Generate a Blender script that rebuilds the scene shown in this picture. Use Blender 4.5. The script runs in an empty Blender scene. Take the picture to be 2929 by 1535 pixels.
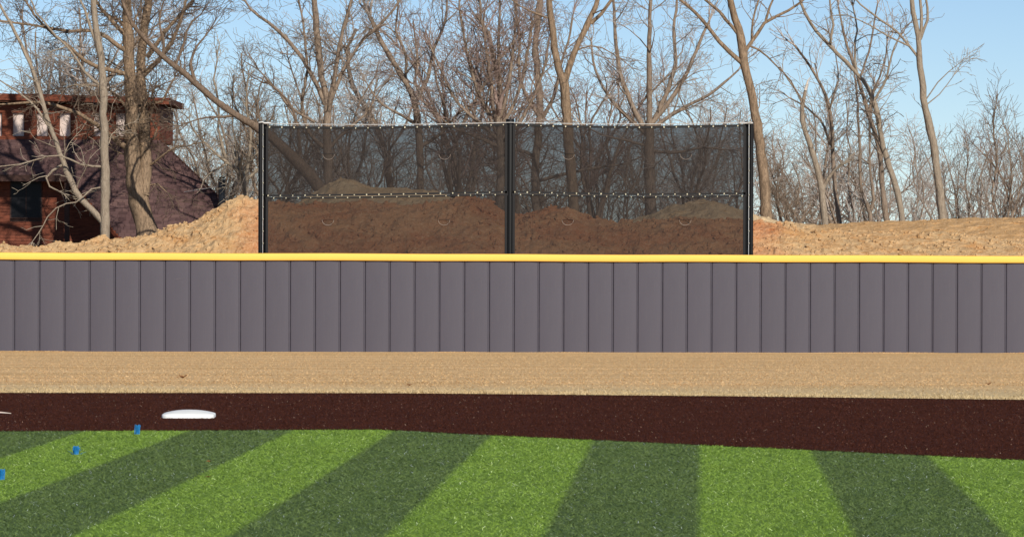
import bpy, math, random
import numpy as np
from mathutils import Vector, Matrix
R_ = math.radians
sc = bpy.context.scene
col = sc.collection
# ------------------------------------------------------------------ camera
FPX = 11560.0; CX, CY = 1464.5, 767.5; CH = 1.31
pit = (767.5 - 671.0) / FPX; rol = R_(0.18)
R0 = np.array([1.0, 0, 0]); U0 = np.array([0, math.sin(pit), math.cos(pit)]); FW = np.array([0, math.cos(pit), -math.sin(pit)])
RV = R0 * math.cos(rol) + U0 * math.sin(rol); UV = -R0 * math.sin(rol) + U0 * math.cos(rol)
cd = bpy.data.cameras.new('camera'); cam = bpy.data.objects.new('camera', cd); col.objects.link(cam)
cd.sensor_width = 36; cd.lens = FPX / 2929 * 36; cd.clip_end = 8000; cd.clip_start = 0.5
cam.matrix_world = Matrix(((RV[0], UV[0], -FW[0], 0), (RV[1], UV[1], -FW[1], 0), (RV[2], UV[2], -FW[2], CH), (0, 0, 0, 1)))
sc.camera = cam
# ------------------------------------------------------------------ sky, sun, exposure
SUN_EL, SUN_AZ = 31.0, 24.0          # azimuth: degrees to the right of straight behind the camera
w = bpy.data.worlds.new('World'); sc.world = w; w.use_nodes = True
nt = w.node_tree; nt.nodes.clear()
sky = nt.nodes.new('ShaderNodeTexSky'); sky.sky_type = 'NISHITA'; sky.sun_disc = False
sky.sun_elevation = R_(SUN_EL); sky.sun_rotation = R_(180 - SUN_AZ)
sky.air_density = 0.6; sky.dust_density = 0.05; sky.ozone_density = 3.0; sky.altitude = 200
bg = nt.nodes.new('ShaderNodeBackground'); bg.inputs[1].default_value = 0.093
ow = nt.nodes.new('ShaderNodeOutputWorld'); nt.links.new(sky.outputs[0], bg.inputs[0]); nt.links.new(bg.outputs[0], ow.inputs[0])
sd = bpy.data.lights.new('sun', 'SUN'); sd.energy = 4.6; sd.angle = R_(0.5); sd.color = (1.0, 0.945, 0.86)
sun = bpy.data.objects.new('sun', sd); col.objects.link(sun)
sdir = Vector((math.sin(R_(SUN_AZ)) * math.cos(R_(SUN_EL)), -math.cos(R_(SUN_AZ)) * math.cos(R_(SUN_EL)), math.sin(R_(SUN_EL))))
sun.rotation_euler = sdir.to_track_quat('Z', 'Y').to_euler(); sun.location = (10, -20, 30)
sc.view_settings.view_transform = 'Standard'; sc.view_settings.look = 'None'
sc.view_settings.exposure = 0.0; sc.view_settings.gamma = 1.0; sc.view_settings.use_curve_mapping = False

# ------------------------------------------------------------------ helpers
def P(px, py, Y):
    d = FW * FPX + RV * (px - CX) - UV * (py - CY); d = d * (Y / d[1]); return np.array([d[0], Y, d[2] + CH])
def G(px, py, z=0.0):
    d = FW * FPX + RV * (px - CX) - UV * (py - CY); t = (z - CH) / d[2]; return np.array([d[0] * t, d[1] * t, z])
def PD(px, py, Y): return P(px * 1.13703, py * 1.13703, Y)      # readings made at 2576 px width

def mesh_np(name, V, faces, mats=None, parent=None, smooth=False, attr=None, fmat=None):
    """faces: list of int arrays (n,k)"""
    V = np.asarray(V, dtype=np.float32)
    me = bpy.data.meshes.new(name)
    me.vertices.add(len(V)); me.vertices.foreach_set('co', V.ravel())
    faces = [np.asarray(f, dtype=np.int32) for f in faces if len(f)]
    nl = sum(f.size for f in faces); nf = sum(len(f) for f in faces)
    me.loops.add(nl); me.loops.foreach_set('vertex_index', np.concatenate([f.ravel() for f in faces]))
    me.polygons.add(nf)
    tot = np.concatenate([np.full(len(f), f.shape[1], dtype=np.int32) for f in faces])
    st = np.concatenate([[0], np.cumsum(tot)[:-1]]).astype(np.int32)
    me.polygons.foreach_set('loop_start', st); me.polygons.foreach_set('loop_total', tot)
    me.polygons.foreach_set('use_smooth', np.full(nf, bool(smooth)))
    if fmat is not None: me.polygons.foreach_set('material_index', np.asarray(fmat, dtype=np.int32))
    me.update(calc_edges=True)
    if attr is not None:
        for k, a in attr.items():
            at = me.attributes.new(k, 'FLOAT', 'POINT'); at.data.foreach_set('value', np.asarray(a, dtype=np.float32))
    for m in (mats if isinstance(mats, (list, tuple)) else [mats]):
        if m: me.materials.append(m)
    o = bpy.data.objects.new(name, me); col.objects.link(o)
    if parent: o.parent = parent
    return o

class MB:
    def __init__(s): s.v = []; s.f = {}
    def add(s, V, F):
        b = len(s.v); s.v += [tuple(float(c) for c in p) for p in V]
        for f in F: s.f.setdefault(len(f), []).append([i + b for i in f])
    def box(s, a, b):
        (x0, y0, z0), (x1, y1, z1) = a, b
        s.add([(x0,y0,z0),(x1,y0,z0),(x1,y1,z0),(x0,y1,z0),(x0,y0,z1),(x1,y0,z1),(x1,y1,z1),(x0,y1,z1)],
              [(0,3,2,1),(4,5,6,7),(0,1,5,4),(1,2,6,5),(2,3,7,6),(3,0,4,7)])
    def prism(s, poly, off):   # planar polygon extruded by off
        n = len(poly); V = list(poly) + [tuple(np.array(p) + off) for p in poly]
        s.add(V, [tuple(range(n))[::-1], tuple(range(n, 2 * n))] + [(i, (i + 1) % n, n + (i + 1) % n, n + i) for i in range(n)])
    def tube(s, pts, rad, n=8, cap=True):
        pts = [np.array(p, float) for p in pts]; k = len(pts)
        rr = rad if isinstance(rad, (list, tuple)) else [rad] * k
        V = []; F = []
        for i, p in enumerate(pts):
            t = pts[min(i + 1, k - 1)] - pts[max(i - 1, 0)]; t /= (np.linalg.norm(t) + 1e-9)
            a = np.array([0, 0, 1.0]) if abs(t[2]) < .8 else np.array([1.0, 0, 0])
            u = np.cross(t, a); u /= np.linalg.norm(u); v = np.cross(t, u)
            for j in range(n):
                c = 2 * math.pi * j / n; V.append(p + rr[i] * (u * math.cos(c) + v * math.sin(c)))
        for i in range(k - 1):
            for j in range(n): F.append((i*n+j, i*n+(j+1)%n, (i+1)*n+(j+1)%n, (i+1)*n+j))
        if cap: F += [tuple(range(n)), tuple(range((k-1)*n, k*n))[::-1]]
        s.add(V, F)
    def build(s, name, m, parent=None, smooth=False):
        o = mesh_np(name, s.v, list(s.f.values()), m, parent, smooth)
        if smooth:
            try: o.data.set_sharp_from_angle(angle=R_(40))
            except Exception: pass
        return o

def tag(o, label=None, cat=None, group=None, kind=None):
    if label: o['label'] = label
    if cat: o['category'] = cat
    if group: o['group'] = group
    if kind: o['kind'] = kind
    return o
def empty(name, loc, label=None, cat=None, group=None):
    o = bpy.data.objects.new(name, None); col.objects.link(o); o.location = tuple(float(c) for c in loc); o.empty_display_size = .2
    return tag(o, label, cat, group)
def local(o, root):          # o was built in world coordinates: keep them there although root stands elsewhere
    o.data.transform(Matrix.Translation(-Vector(root.location))); return o

# ------------------------------------------------------------------ value noise for geometry
def vnoise(x, y, seed=0):
    xi = np.floor(x).astype(np.int64); yi = np.floor(y).astype(np.int64); fx = x - xi; fy = y - yi
    fx = fx * fx * (3 - 2 * fx); fy = fy * fy * (3 - 2 * fy)
    def h(a, b):
        n = (a * 374761393 + b * 668265263 + seed * 144665) & 0x7fffffff
        n = ((n ^ (n >> 13)) * 1274126177) & 0x7fffffff
        return ((n ^ (n >> 16)) & 0xffff) / 65535.0
    return (h(xi, yi) * (1-fx) + h(xi+1, yi) * fx) * (1-fy) + (h(xi, yi+1) * (1-fx) + h(xi+1, yi+1) * fx) * fy - .5

# ------------------------------------------------------------------ materials
class Mat:
    def __init__(s, name):
        s.m = bpy.data.materials.new(name); s.m.use_nodes = True; s.t = s.m.node_tree; s.n = s.t.nodes; s.n.clear()
        s.out = s.n.new('ShaderNodeOutputMaterial'); s.p = s.n.new('ShaderNodeBsdfPrincipled'); s.t.links.new(s.p.outputs[0], s.out.inputs[0])
        s.co = None
    def L(s, a, b): s.t.links.new(a, b)
    def coord(s, scale=(1, 1, 1), kind='Object'):
        tc = s.n.new('ShaderNodeTexCoord'); mp = s.n.new('ShaderNodeMapping'); s.L(tc.outputs[kind], mp.inputs[0]); mp.inputs['Scale'].default_value = scale
        return mp.outputs[0]
    def noise(s, sc_, det=4, rough=.6, scale=(1, 1, 1), dist=0):
        n = s.n.new('ShaderNodeTexNoise'); n.inputs['Scale'].default_value = sc_; n.inputs['Detail'].default_value = det
        n.inputs['Roughness'].default_value = rough; n.inputs['Distortion'].default_value = dist
        s.L(s.coord(scale), n.inputs['Vector']); return n.outputs[0]
    def ramp(s, src, stops):
        r = s.n.new('ShaderNodeValToRGB'); e = r.color_ramp.elements
        while len(e) < len(stops): e.new(.5)
        for i, (p, c) in enumerate(stops):
            e[i].position = p; e[i].color = (c if isinstance(c, tuple) else (c, c, c)) + (1,)
        s.L(src, r.inputs[0]); return r.outputs[0]
    def mix(s, fac, a, b, mode='MIX'):
        m = s.n.new('ShaderNodeMix'); m.data_type = 'RGBA'; m.blend_type = mode
        for i, v in ((0, fac), (6, a), (7, b)):
            if isinstance(v, (int, float)): m.inputs[i].default_value = v
            elif isinstance(v, tuple): m.inputs[i].default_value = v + (1,)
            else: s.L(v, m.inputs[i])
        return m.outputs[2]
    def math(s, op, a, b=None, c=None):
        m = s.n.new('ShaderNodeMath'); m.operation = op
        for i, v in enumerate((a, b, c)):
            if v is None: continue
            if isinstance(v, (int, float)): m.inputs[i].default_value = v
            else: s.L(v, m.inputs[i])
        return m.outputs[0]
    def attr(s, name):
        a = s.n.new('ShaderNodeAttribute'); a.attribute_name = name; return a.outputs['Fac']
    def bump(s, h, dist=.01, st=1):
        b = s.n.new('ShaderNodeBump'); b.inputs['Distance'].default_value = dist; b.inputs['Strength'].default_value = st
        s.L(h, b.inputs['Height']); s.L(b.outputs[0], s.p.inputs['Normal'])
    def set(s, color=None, rough=.8, spec=.3, metal=0):
        if color is not None:
            if isinstance(color, tuple): s.p.inputs['Base Color'].default_value = color + (1,)
            else: s.L(color, s.p.inputs['Base Color'])
        if isinstance(rough, (int, float)): s.p.inputs['Roughness'].default_value = rough
        else: s.L(rough, s.p.inputs['Roughness'])
        s.p.inputs['Specular IOR Level'].default_value = spec; s.p.inputs['Metallic'].default_value = metal
        return s

STRIPE = 0.678; TH = math.atan((2003 - 1464.5) / FPX)
def turf_color(M, c_bright, c_dark):
    tc = M.n.new('ShaderNodeTexCoord'); sp = M.n.new('ShaderNodeSeparateXYZ'); M.L(tc.outputs['Object'], sp.inputs[0])
    u = M.math('SUBTRACT', M.math('MULTIPLY', sp.outputs[0], math.cos(TH)), M.math('MULTIPLY', sp.outputs[1], math.sin(TH)))
    wob = M.math('MULTIPLY', M.math('SUBTRACT', M.noise(9, 3), .5), .035)
    u = M.math('DIVIDE', M.math('ADD', u, wob), STRIPE * 2)
    fr = M.math('FRACT', u)
    tri = M.math('ABSOLUTE', M.math('SUBTRACT', fr, .5)); tri = M.math('SUBTRACT', .25, M.math('ABSOLUTE', M.math('SUBTRACT', M.math('FRACT', M.math('ADD', u, .25)), .5)))
    st = M.ramp(M.math('ADD', M.math('MULTIPLY', tri, 34.), .5), [(0, 0.), (1, 1.)])
    return M.mix(st, c_dark, c_bright)
def m_turf(base):
    M = Mat('green turf pile' if not base else 'green turf backing')
    c = turf_color(M, (.236, .372, .054), (.134, .200, .054))
    big = M.noise(1.6, 4, .6, (1, .5, 1))
    c = M.mix(M.ramp(big, [(.3, 0.0), (.7, .8)]), c, M.mix(1.0, c, (.84, .84, .80), 'MULTIPLY'))
    sc2 = M.noise(5.5, 5, .7, (1, .25, 1)); c = M.mix(M.ramp(sc2, [(.42, 0.0), (.68, .5)]), c, M.mix(1.0, c, (1.16, 1.08, 1.1), 'MULTIPLY'))
    if base:
        c = M.mix(1.0, c, (.75, .8, .7), 'MULTIPLY'); M.bump(M.noise(260, 2), .01); M.set(c, .8, .2)
    else:
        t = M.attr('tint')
        v = M.ramp(t, [(0, (.84, .86, .82)), (.35, (.93, .94, .90)), (.75, (1.10, 1.08, 1.07)), (.95, (1.28, 1.22, 1.5)), (.982, (2.0, 1.7, 4.0)), (1, (3.6, 2.7, 11.))])  # top stops paint white glints onto a few blades
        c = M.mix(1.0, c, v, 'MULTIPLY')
        M.set(c, .5, .25)
    return M.m
def m_brown(base):
    M = Mat('brown turf pile' if not base else 'brown turf infill')
    n = M.noise(2.2, 5, .6, (1, .6, 1))
    c = M.mix(M.ramp(n, [(.3, 0.), (.7, 1.)]), (.052, .0150, .0075), (.068, .0205, .0110))
    if base:
        f = M.noise(420, 2, .7); c = M.mix(M.ramp(f, [(.35, 0.), (.72, 1.)]), c, (.085, .027, .016)); M.bump(f, .006); M.set(c, .95, .03)
    else:
        v = M.ramp(M.attr('tint'), [(0, (.7, .7, .7)), (.7, (1.3, 1.3, 1.3)), (.95, (1.7, 1.9, 2.0)), (.985, (3., 4.5, 6.)), (1, (8, 20, 28))])  # brightest fibres are glints painted as near-white colour
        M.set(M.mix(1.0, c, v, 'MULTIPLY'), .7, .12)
    return M.m
def m_tan(base):
    M = Mat('dormant grass blades' if not base else 'dormant grass ground')
    n1 = M.noise(.45, 6, .7, (.16, 1, 1)); n2 = M.noise(2.6, 5, .75, (.07, 1, 1)); n3 = M.noise(30, 3, .7, (.6, .35, 1))
    c = M.mix(M.ramp(n1, [(.36, 0.), (.66, 1.)]), (.67, .43, .20), (.78, .53, .27))
    c = M.mix(M.ramp(n2, [(.38, .9), (.56, 0.)]), c, (.52, .335, .145))
    c = M.mix(M.ramp(n3, [(.3, .22), (.6, 0.)]), c, (.55, .36, .17))
    # the newly laid edge keeps a trace of green
    tc = M.n.new('ShaderNodeTexCoord'); sp = M.n.new('ShaderNodeSeparateXYZ'); M.L(tc.outputs['Object'], sp.inputs[0])
    yy = M.math('ADD', sp.outputs[1], M.math('MULTIPLY', M.noise(.9, 4, .6, (.5, 1, 1)), 3.0))
    gr = M.ramp(M.math('DIVIDE', M.math('SUBTRACT', yy, 33.5), 7.0), [(.10, .85), (.60, 0.)])
    c = M.mix(gr, c, (.58, .455, .25))
    if base:
        M.bump(n3, .03, .5); M.set(c, .9, .15)
    else:
        v = M.ramp(M.attr('tint'), [(0, (.86, .86, .84)), (.5, (1.03, 1.03, 1.03)), (1, (1.14, 1.14, 1.17))])
        M.set(M.mix(1.0, c, v, 'MULTIPLY'), .6, .3)
    return M.m
def m_dirt(name, a, b, c3, pale, clay=None, right=False):
    M = Mat(name)
    n1 = M.noise(.5, 6, .65, (1, 1, 2.2), .8); n2 = M.noise(2.6, 6, .7); n3 = M.noise(14, 5, .75)
    c = M.mix(M.ramp(n1, [(.40, 0.), (.52, 1.)]), a, b)
    c = M.mix(M.ramp(n2, [(.42, 0.), (.62, .8)]), c, c3)
    if right:      # the far bank is browner clay towards the right
        tc = M.n.new('ShaderNodeTexCoord'); sp = M.n.new('ShaderNodeSeparateXYZ'); M.L(tc.outputs['Object'], sp.inputs[0])
        ax = M.math('ADD', sp.outputs[0], M.math('MULTIPLY', M.noise(.9, 5, .7), 3.0))
        c = M.mix(M.ramp(M.math('DIVIDE', ax, 20.0), [(.50, 0.), (.58, .8)]), c, (.46, .255, .10))
    if clay:
        tc = M.n.new('ShaderNodeTexCoord'); sp = M.n.new('ShaderNodeSeparateXYZ'); M.L(tc.outputs['Object'], sp.inputs[0])
        ax = M.math('ABSOLUTE', sp.outputs[0]); ax = M.math('ADD', ax, M.math('MULTIPLY', M.noise(.8, 5, .7), 2.4))
        c = M.mix(M.ramp(M.math('DIVIDE', ax, 12.0), [(.70, .92), (.80, 0.)]), c, M.mix(M.ramp(n1, [(.42, 0.), (.55, 1.)]), (.48, .195, .085), clay))
    c = M.mix(M.ramp(n3, [(.50, 0.), (.70, .65)]), c, pale)
    c = M.mix(M.ramp(n3, [(.30, .55), (.46, 0.)]), c, tuple(x * .62 for x in a))  # low spots darkened: crack shade painted into the dirt colour
    M.bump(n3, .05, .7); M.set(c, .95, .1); return M.m
def m_bark(name, light, dark, scale=1.0):
    M = Mat(name)
    n = M.noise(15 * scale, 6, .75, (1, 1, .28), .5); n2 = M.noise(2.6, 4)
    c = M.mix(M.ramp(n, [(.38, 0.), (.6, 1.)]), dark, light)
    c = M.mix(M.ramp(n2, [(.35, .4), (.6, 0.)]), c, tuple(x * .7 for x in light))
    M.bump(n, .05, 1); M.set(c, .95, .08); return M.m
def m_plain(name, c, rough=.6, spec=.4, metal=0, var=.12, sc_=6, bump=0, scale=(1, 1, 1)):
    M = Mat(name); n = M.noise(sc_, 5, .6, scale)
    cc = M.mix(M.ramp(n, [(.3, 0.), (.7, 1.)]), tuple(x * (1 - var) for x in c), tuple(min(1, x * (1 + var)) for x in c))
    if bump: M.bump(n, bump, .6)
    M.set(cc, rough, spec, metal); return M.m
def m_net():
    M = Mat('black windscreen mesh'); n = M.noise(2.2, 4, .6, (1, 1, .5))
    M.set(M.mix(n, (.021, .0170, .0155), (.028, .0230, .0210)), .8, .12)
    tr = M.n.new('ShaderNodeBsdfTransparent'); tr.inputs[0].default_value = (.97, .96, .98, 1)
    mx = M.n.new('ShaderNodeMixShader'); M.L(M.math('ADD', M.math('MULTIPLY', M.noise(.7, 3), .05), .80), mx.inputs[0])
    M.L(tr.outputs[0], mx.inputs[1]); M.L(M.p.outputs[0], mx.inputs[2]); M.L(mx.outputs[0], M.out.inputs[0]); return M.m
def m_shingle():
    M = Mat('purple brown asphalt shingles'); n = M.noise(1.1, 4); f = M.noise(40, 3, .8)
    c = M.mix(M.ramp(n, [(.35, 0.), (.65, 1.)]), (.112, .064, .060), (.138, .084, .076))
    c = M.mix(1.0, c, M.ramp(M.attr('tint'), [(0, (.60, .58, .60)), (.4, (.90, .88, .90)), (1, (1.22, 1.2, 1.15))]), 'MULTIPLY')
    c = M.mix(M.ramp(f, [(.4, 0.), (.7, .4)]), c, (.06, .04, .038)); M.set(c, .95, .05); return M.m
def m_pad():
    M = Mat('grey vinyl wall padding')
    n = M.noise(1.2, 5, .6, (1, 1, .35)); s = M.noise(16, 4, .8, (1, 1, .05)); d = M.noise(5, 6, .8)
    c = M.mix(M.ramp(n, [(.3, 0.), (.7, 1.)]), (.074, .068, .086), (.083, .076, .095))
    c = M.mix(M.ramp(s, [(.55, 0.), (.8, .5)]), c, (.105, .095, .105))
    c = M.mix(M.ramp(d, [(.66, 0.), (.8, .35)]), c, (.125, .11, .112))
    oi = M.n.new('ShaderNodeObjectInfo')
    c = M.mix(1.0, c, M.ramp(oi.outputs['Random'], [(0, (.975, .975, .975)), (1, (1.02, 1.02, 1.02))]), 'MULTIPLY')
    M.bump(M.noise(.9, 2, .5, (1, 1, .5)), .03, .5); M.set(c, .5, .35); return M.m

MT = dict(
    turf=m_turf(False), turf_base=m_turf(True), brown=m_brown(False), brown_base=m_brown(True), tan=m_tan(False), tan_base=m_tan(True),
    dirt_front=m_dirt('orange clay dirt', (.48, .26, .105), (.565, .375, .19), (.51, .31, .145), (.68, .50, .31), (.54, .27, .125)),
    dirt_back=m_dirt('tan dry dirt', right=True, a=(.54, .38, .21), b=(.59, .44, .26), c3=(.52, .355, .195), pale=(.64, .50, .33)),
    ground=m_dirt('brown leaf litter ground', (.20, .14, .08), (.26, .19, .11), (.18, .13, .08), (.3, .23, .15)),
    pale=m_bark('pale smooth bark', (.42, .34, .25), (.26, .20, .145), 1.3),
    rough=m_bark('rough orange brown bark', (.38, .265, .17), (.135, .095, .062), 1.0),
    greyb=m_bark('grey brown bark', (.36, .27, .195), (.17, .125, .092)),
    dark=m_bark('dark brown bark', (.26, .185, .13), (.12, .083, .056)), twig_dark=m_bark('dark brown twigs', (.23, .165, .12), (.12, .085, .06)),
    twig_pale=m_bark('pale twigs', (.50, .42, .32), (.36, .29, .21)),
    twig_brown=m_bark('brown twigs', (.34, .255, .185), (.20, .145, .105)),
    twig_red=m_bark('reddish twigs', (.42, .30, .245), (.25, .175, .145)),
    twig_grey=m_bark('grey twigs', (.56, .47, .40), (.40, .33, .275)),  # kept extra pale: distance haze put into the twig colour
    snag=m_plain('bare broken wood', (.62, .54, .45), .8, .2),
    pad=m_pad(), scuff=m_plain('pale scuff', (.16, .145, .155), .8, .1), yellow=m_plain('yellow plastic cap', (.95, .565, .108), .6, .22, 0, .025, .9, .004, (1, 1, 1)),
    black=m_plain('black powder coated steel', (.008, .008, .008), .5, .18, 0, .1),
    hem=m_plain('black vinyl hem', (.014, .013, .013), .6, .3), net=m_net(),
    brass=m_plain('brass grommet', (.56, .51, .36), .35, .6, .3), cable=m_plain('galvanised cable', (.62, .61, .58), .4, .5, .3),
    vent=m_plain('pale vent stitching', (.33, .26, .21), .7, .2), white=m_plain('white rubber base', (.84, .84, .80), .5, .4, 0, .04, 9),
    blue=m_plain('blue plastic bristles', (.01, .17, .42), .5, .4, 0, .25, 60),
    leaf=m_plain('dry orange leaf', (.45, .16, .06), .8, .2, 0, .3, 60), leafb=m_plain('dry brown leaf', (.26, .12, .05), .8, .2, 0, .3, 60),
    stick=m_plain('pale stick', (.6, .5, .42), .8, .2),
    cedar=m_plain('red stained cedar', (.165, .044, .020), .65, .25, 0, .42, 4, .01, (1, 1, 5)),
    cedar_dark=m_plain('dark stained timber', (.06, .028, .02), .7, .3, 0, .2), soffit=m_plain('brown soffit boards', (.09, .035, .02), .8, .2),
    shingle=m_shingle(),
    curtain=m_plain('pale window blind', (.74, .60, .52), .8, .2, 0, .06, 2),
    glass=m_plain('dark window glass', (.012, .012, .014), .3, .15), steel=m_plain('dark metal flue', (.035, .035, .04), .22, .6, .7, .2))

# ------------------------------------------------------------------ ground
ZW = -1.608
def gz(Y):   # ground profile: level infield, outfield falling to the wall, bank behind it
    return np.interp(Y, [-200, 33.7, 36.0, 98, 101.5, 106, 113, 120, 4000], [0, 0, -.03, ZW + .02, ZW, ZW, -.7, .3, .3])
green_px = [(-900, 1238), (-300, 1235), (0, 1233.5), (500, 1231.5), (950, 1229), (1080, 1229), (1180, 1233), (1300, 1240), (2008, 1273), (2929, 1316), (3300, 1334), (3900, 1365)]
tan_px = [(-2500, 1128), (-900, 1124.5), (0, 1125), (1100, 1126), (1300, 1127.6), (2100, 1135), (2929, 1145), (3500, 1153), (4800, 1176)]
gE = np.array([G(*p) for p in green_px]); tE = np.array([G(*p) for p in tan_px])
def yg(x): return np.interp(x, gE[:, 0], gE[:, 1])
def yt(x): return np.interp(x, tE[:, 0], tE[:, 1])
def strip(name, mat, xs, y0f, y1f, ys_n, dz, power=1.0):
    X = []; 
    for i in range(ys_n + 1):
        t = (i / ys_n) ** power
        y = y0f(xs) * (1 - t) + y1f(xs) * t
        X.append(np.stack([xs, y, gz(y) + dz], 1))
    V = np.concatenate(X); n = len(xs)
    F = [(i*n+j, i*n+j+1, (i+1)*n+j+1, (i+1)*n+j) for i in range(ys_n) for j in range(n-1)]
    return tag(mesh_np(name, V, [F], mat, smooth=True), kind='structure')
ys = np.concatenate([[-200, 0, 10], np.arange(20, 130, 2.0), [150, 200, 400, 1000, 4000]])
xsb = np.array([-3000, -200, -60, -20, 20, 60, 200, 3000.])
gx, gy = np.meshgrid(xsb, ys); n = len(xsb)
tag(mesh_np('ground', np.stack([gx.ravel(), gy.ravel(), gz(gy.ravel()) - .02], 1), [[(i*n+j, i*n+j+1, (i+1)*n+j+1, (i+1)*n+j) for i in range(len(ys)-1) for j in range(n-1)]], MT['ground'], smooth=True), kind='structure')
xs = np.linspace(-12, 12, 161)
strip('infield_turf', MT['turf_base'], xs, lambda x: x*0 - 5, yg, 20, 0.0)
strip('brown_turf', MT['brown_base'], xs, lambda x: yg(x) , yt, 8, 0.004)
xs = np.linspace(-60, 60, 401)
strip('dormant_lawn', MT['tan_base'], xs, lambda x: yt(np.clip(x, -12, 12)), lambda x: x*0 + 101.0, 60, 0.008)

rng = np.random.default_rng(7)
def blades(name, mat, X, Y, Z, h, wd, lean, label, cat, tint_p=1.0):
    n = len(X); a = rng.uniform(0, 2*np.pi, n); b = rng.uniform(0, 2*np.pi, n)
    H = h * rng.uniform(.6, 1.25, n); W = wd * rng.uniform(.6, 1.3, n); Ln = lean * rng.uniform(.2, 1.4, n) * H
    base = np.stack([X, Y, Z], 1); side = np.stack([np.cos(a), np.sin(a), np.zeros(n)], 1) * W[:, None] * .5
    mid = base + np.stack([np.cos(b)*Ln*.35, np.sin(b)*Ln*.35, H*.6], 1)
    tip = base + np.stack([np.cos(b)*Ln, np.sin(b)*Ln, H], 1)
    V = np.stack([base - side, base + side, tip + side*.35, tip - side*.35], 1).reshape(-1, 3)
    i = np.arange(n)[:, None] * 4
    t = np.repeat(rng.uniform(0, 1, n) ** tint_p, 4)
    o = mesh_np(name, V, [i + np.array([[0, 1, 2, 3]])], mat, attr={'tint': t})
    return tag(o, label, cat, kind='stuff')
def frustum(n, y0, y1, m=1.06, pw=1.0):   # random ground points inside the view plus a margin for a step aside
    Y = y0 + (y1 - y0) * rng.uniform(0, 1, n) ** pw
    k = rng.uniform(0, 1, n) < Y / y1; Y = Y[k]
    X = rng.uniform(-.5, .5, len(Y)) * (Y * .2534 * m + 1.6); return X, Y
X, Y = frustum(640000, 11.6, 28.2, .94); k = Y < yg(X) - .004 + rng.normal(0, .01, len(X)); X, Y = X[k], Y[k]
blades('turf_grass', MT['turf'], X, Y, gz(Y), .0080, .0033, 2.9, 'green artificial grass in light and dark stripes', 'grass', 1.0)
X, Y = frustum(190000, 22.5, 34.2); k = (Y > yg(X)) & (Y < yt(X)); X, Y = X[k], Y[k]
blades('brown_turf_fibre', MT['brown'], X, Y, gz(Y) + .004, .0065, .0042, 1.6, 'dark brown artificial turf fibres of the base path', 'turf', 1.0)
X, Y = frustum(240000, 31.5, 100, 1.0, 2.2); k = Y > yt(X) + rng.normal(0, .02, len(X)); X, Y = X[k], Y[k]
blades('dormant_grass', MT['tan'], X, Y, gz(Y) + .008, .009, .0065, 2.6, 'straw coloured dormant outfield grass', 'grass')

n_ = 16000; X = rng.uniform(-6, 6, n_); Y = yt(X) + np.abs(rng.normal(0, .25, n_)) - .015
blades('dormant_grass', MT['tan'], X, Y, gz(Y) + .006, .020 * (1 + .8 * vnoise(X * 2.5, Y * 2, 9)), .005, 1.2, 'ragged front edge of the straw coloured lawn beside the brown turf', 'grass')
n_ = 30000; X = rng.uniform(-16, 16, n_); Y = 99.9 + X * .0626 * 1.0 - .0 - rng.uniform(.02, .5, n_) ** 1.5 * 1.2 - .08
blades('dormant_grass', MT['tan'], X, Y, gz(Y) + .0, .010 * (1.0 + 2.6 * np.clip(vnoise(X * .7, X * 0, 5) + .1, 0, 1)), .010, 1.6, 'taller straw grass left uncut along the foot of the wall', 'grass')

# ------------------------------------------------------------------ outfield wall
WL = P(0, 1004, 99.2); WRt = P(2929, 1012, 100.8)
wdir = (WRt - WL); wdir[2] = 0; wlen = np.linalg.norm(wdir); wdir /= wlen
wn = np.array([wdir[1], -wdir[0], 0])       # towards the camera
PW = wlen / (2929 / 70.85)
WH = 2.30
wall = empty('outfield_wall', P(1464, 1008, 100), 'long grey padded outfield wall with a bright yellow cap', 'wall')
s0 = PW * (42 / 72.0)
zt0 = P(0, 742, 99.2)[2]; zt1 = P(2929, 752, 100.8)[2]
zb0, zb1 = WL[2], WRt[2]
prof = [(-.5, 0), (-.5, .052), (-.490, .068), (-.476, .074), (-.455, .0752), (-.40, .0785), (-.20, .0850), (0, .0865), (.2, .0840), (.36, .0775), (.41, .0735), (.432, .0730), (.446, .0850), (.456, .0860), (.488, .0700), (.5, .052), (.5, 0)]
pad_me = None
for k in range(-32, 74):
    s = s0 + (k + .5) * PW - PW
    c = WL + wdir * s; t = s / wlen
    zb = zb0 * (1-t) + zb1 * t - .03; zt = zt0 * (1-t) + zt1 * t + .02
    if pad_me is None:
        V = []; nseg = 24; jr = random.Random(3)
        for i in range(nseg + 1):
            zz = i / nseg
            ja = jr.gauss(0, .0022)
            for (a, b) in prof:
                q = wdir * (a + (ja if a > .43 else 0)) * (PW - .003) + wn * (b); V.append((q[0], q[1], zz * (WH + .05)))
        m_ = len(prof); F = [(i*m_+j, i*m_+j+1, (i+1)*m_+j+1, (i+1)*m_+j) for i in range(nseg) for j in range(m_-1)]
        o = mesh_np('wall_pad', V, [F, [tuple(range(m_))[::-1]], [tuple(range(nseg*m_, nseg*m_+m_))]], MT['pad'], wall, smooth=True)
        o.data.set_sharp_from_angle(angle=R_(50)); pad_me = o
    else:
        o = pad_me.copy(); col.objects.link(o)
    rr = random.Random(k); dy = rr.uniform(-.004, .004)
    o.location = Vector((c[0], c[1] + dy, zb)) - wall.location; o.scale[2] = (zt - zb) / (WH + .05); o.rotation_euler[2] = rr.uniform(-.006, .006)
A = WL + wdir * (-33 * PW); B = WL + wdir * (75 * PW)
def zat(s): return (zt0 + (zt1 - zt0) * s / wlen)
m = MB(); e = wn * .086; a = P(494, 799.5, 99.3); b = P(512, 796.8, 99.3); c_ = P(532, 794, 99.3); off = WL + wdir * float(np.dot(a - WL, wdir)) + wn * .0885; off[2] = 0
pp = []
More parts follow.
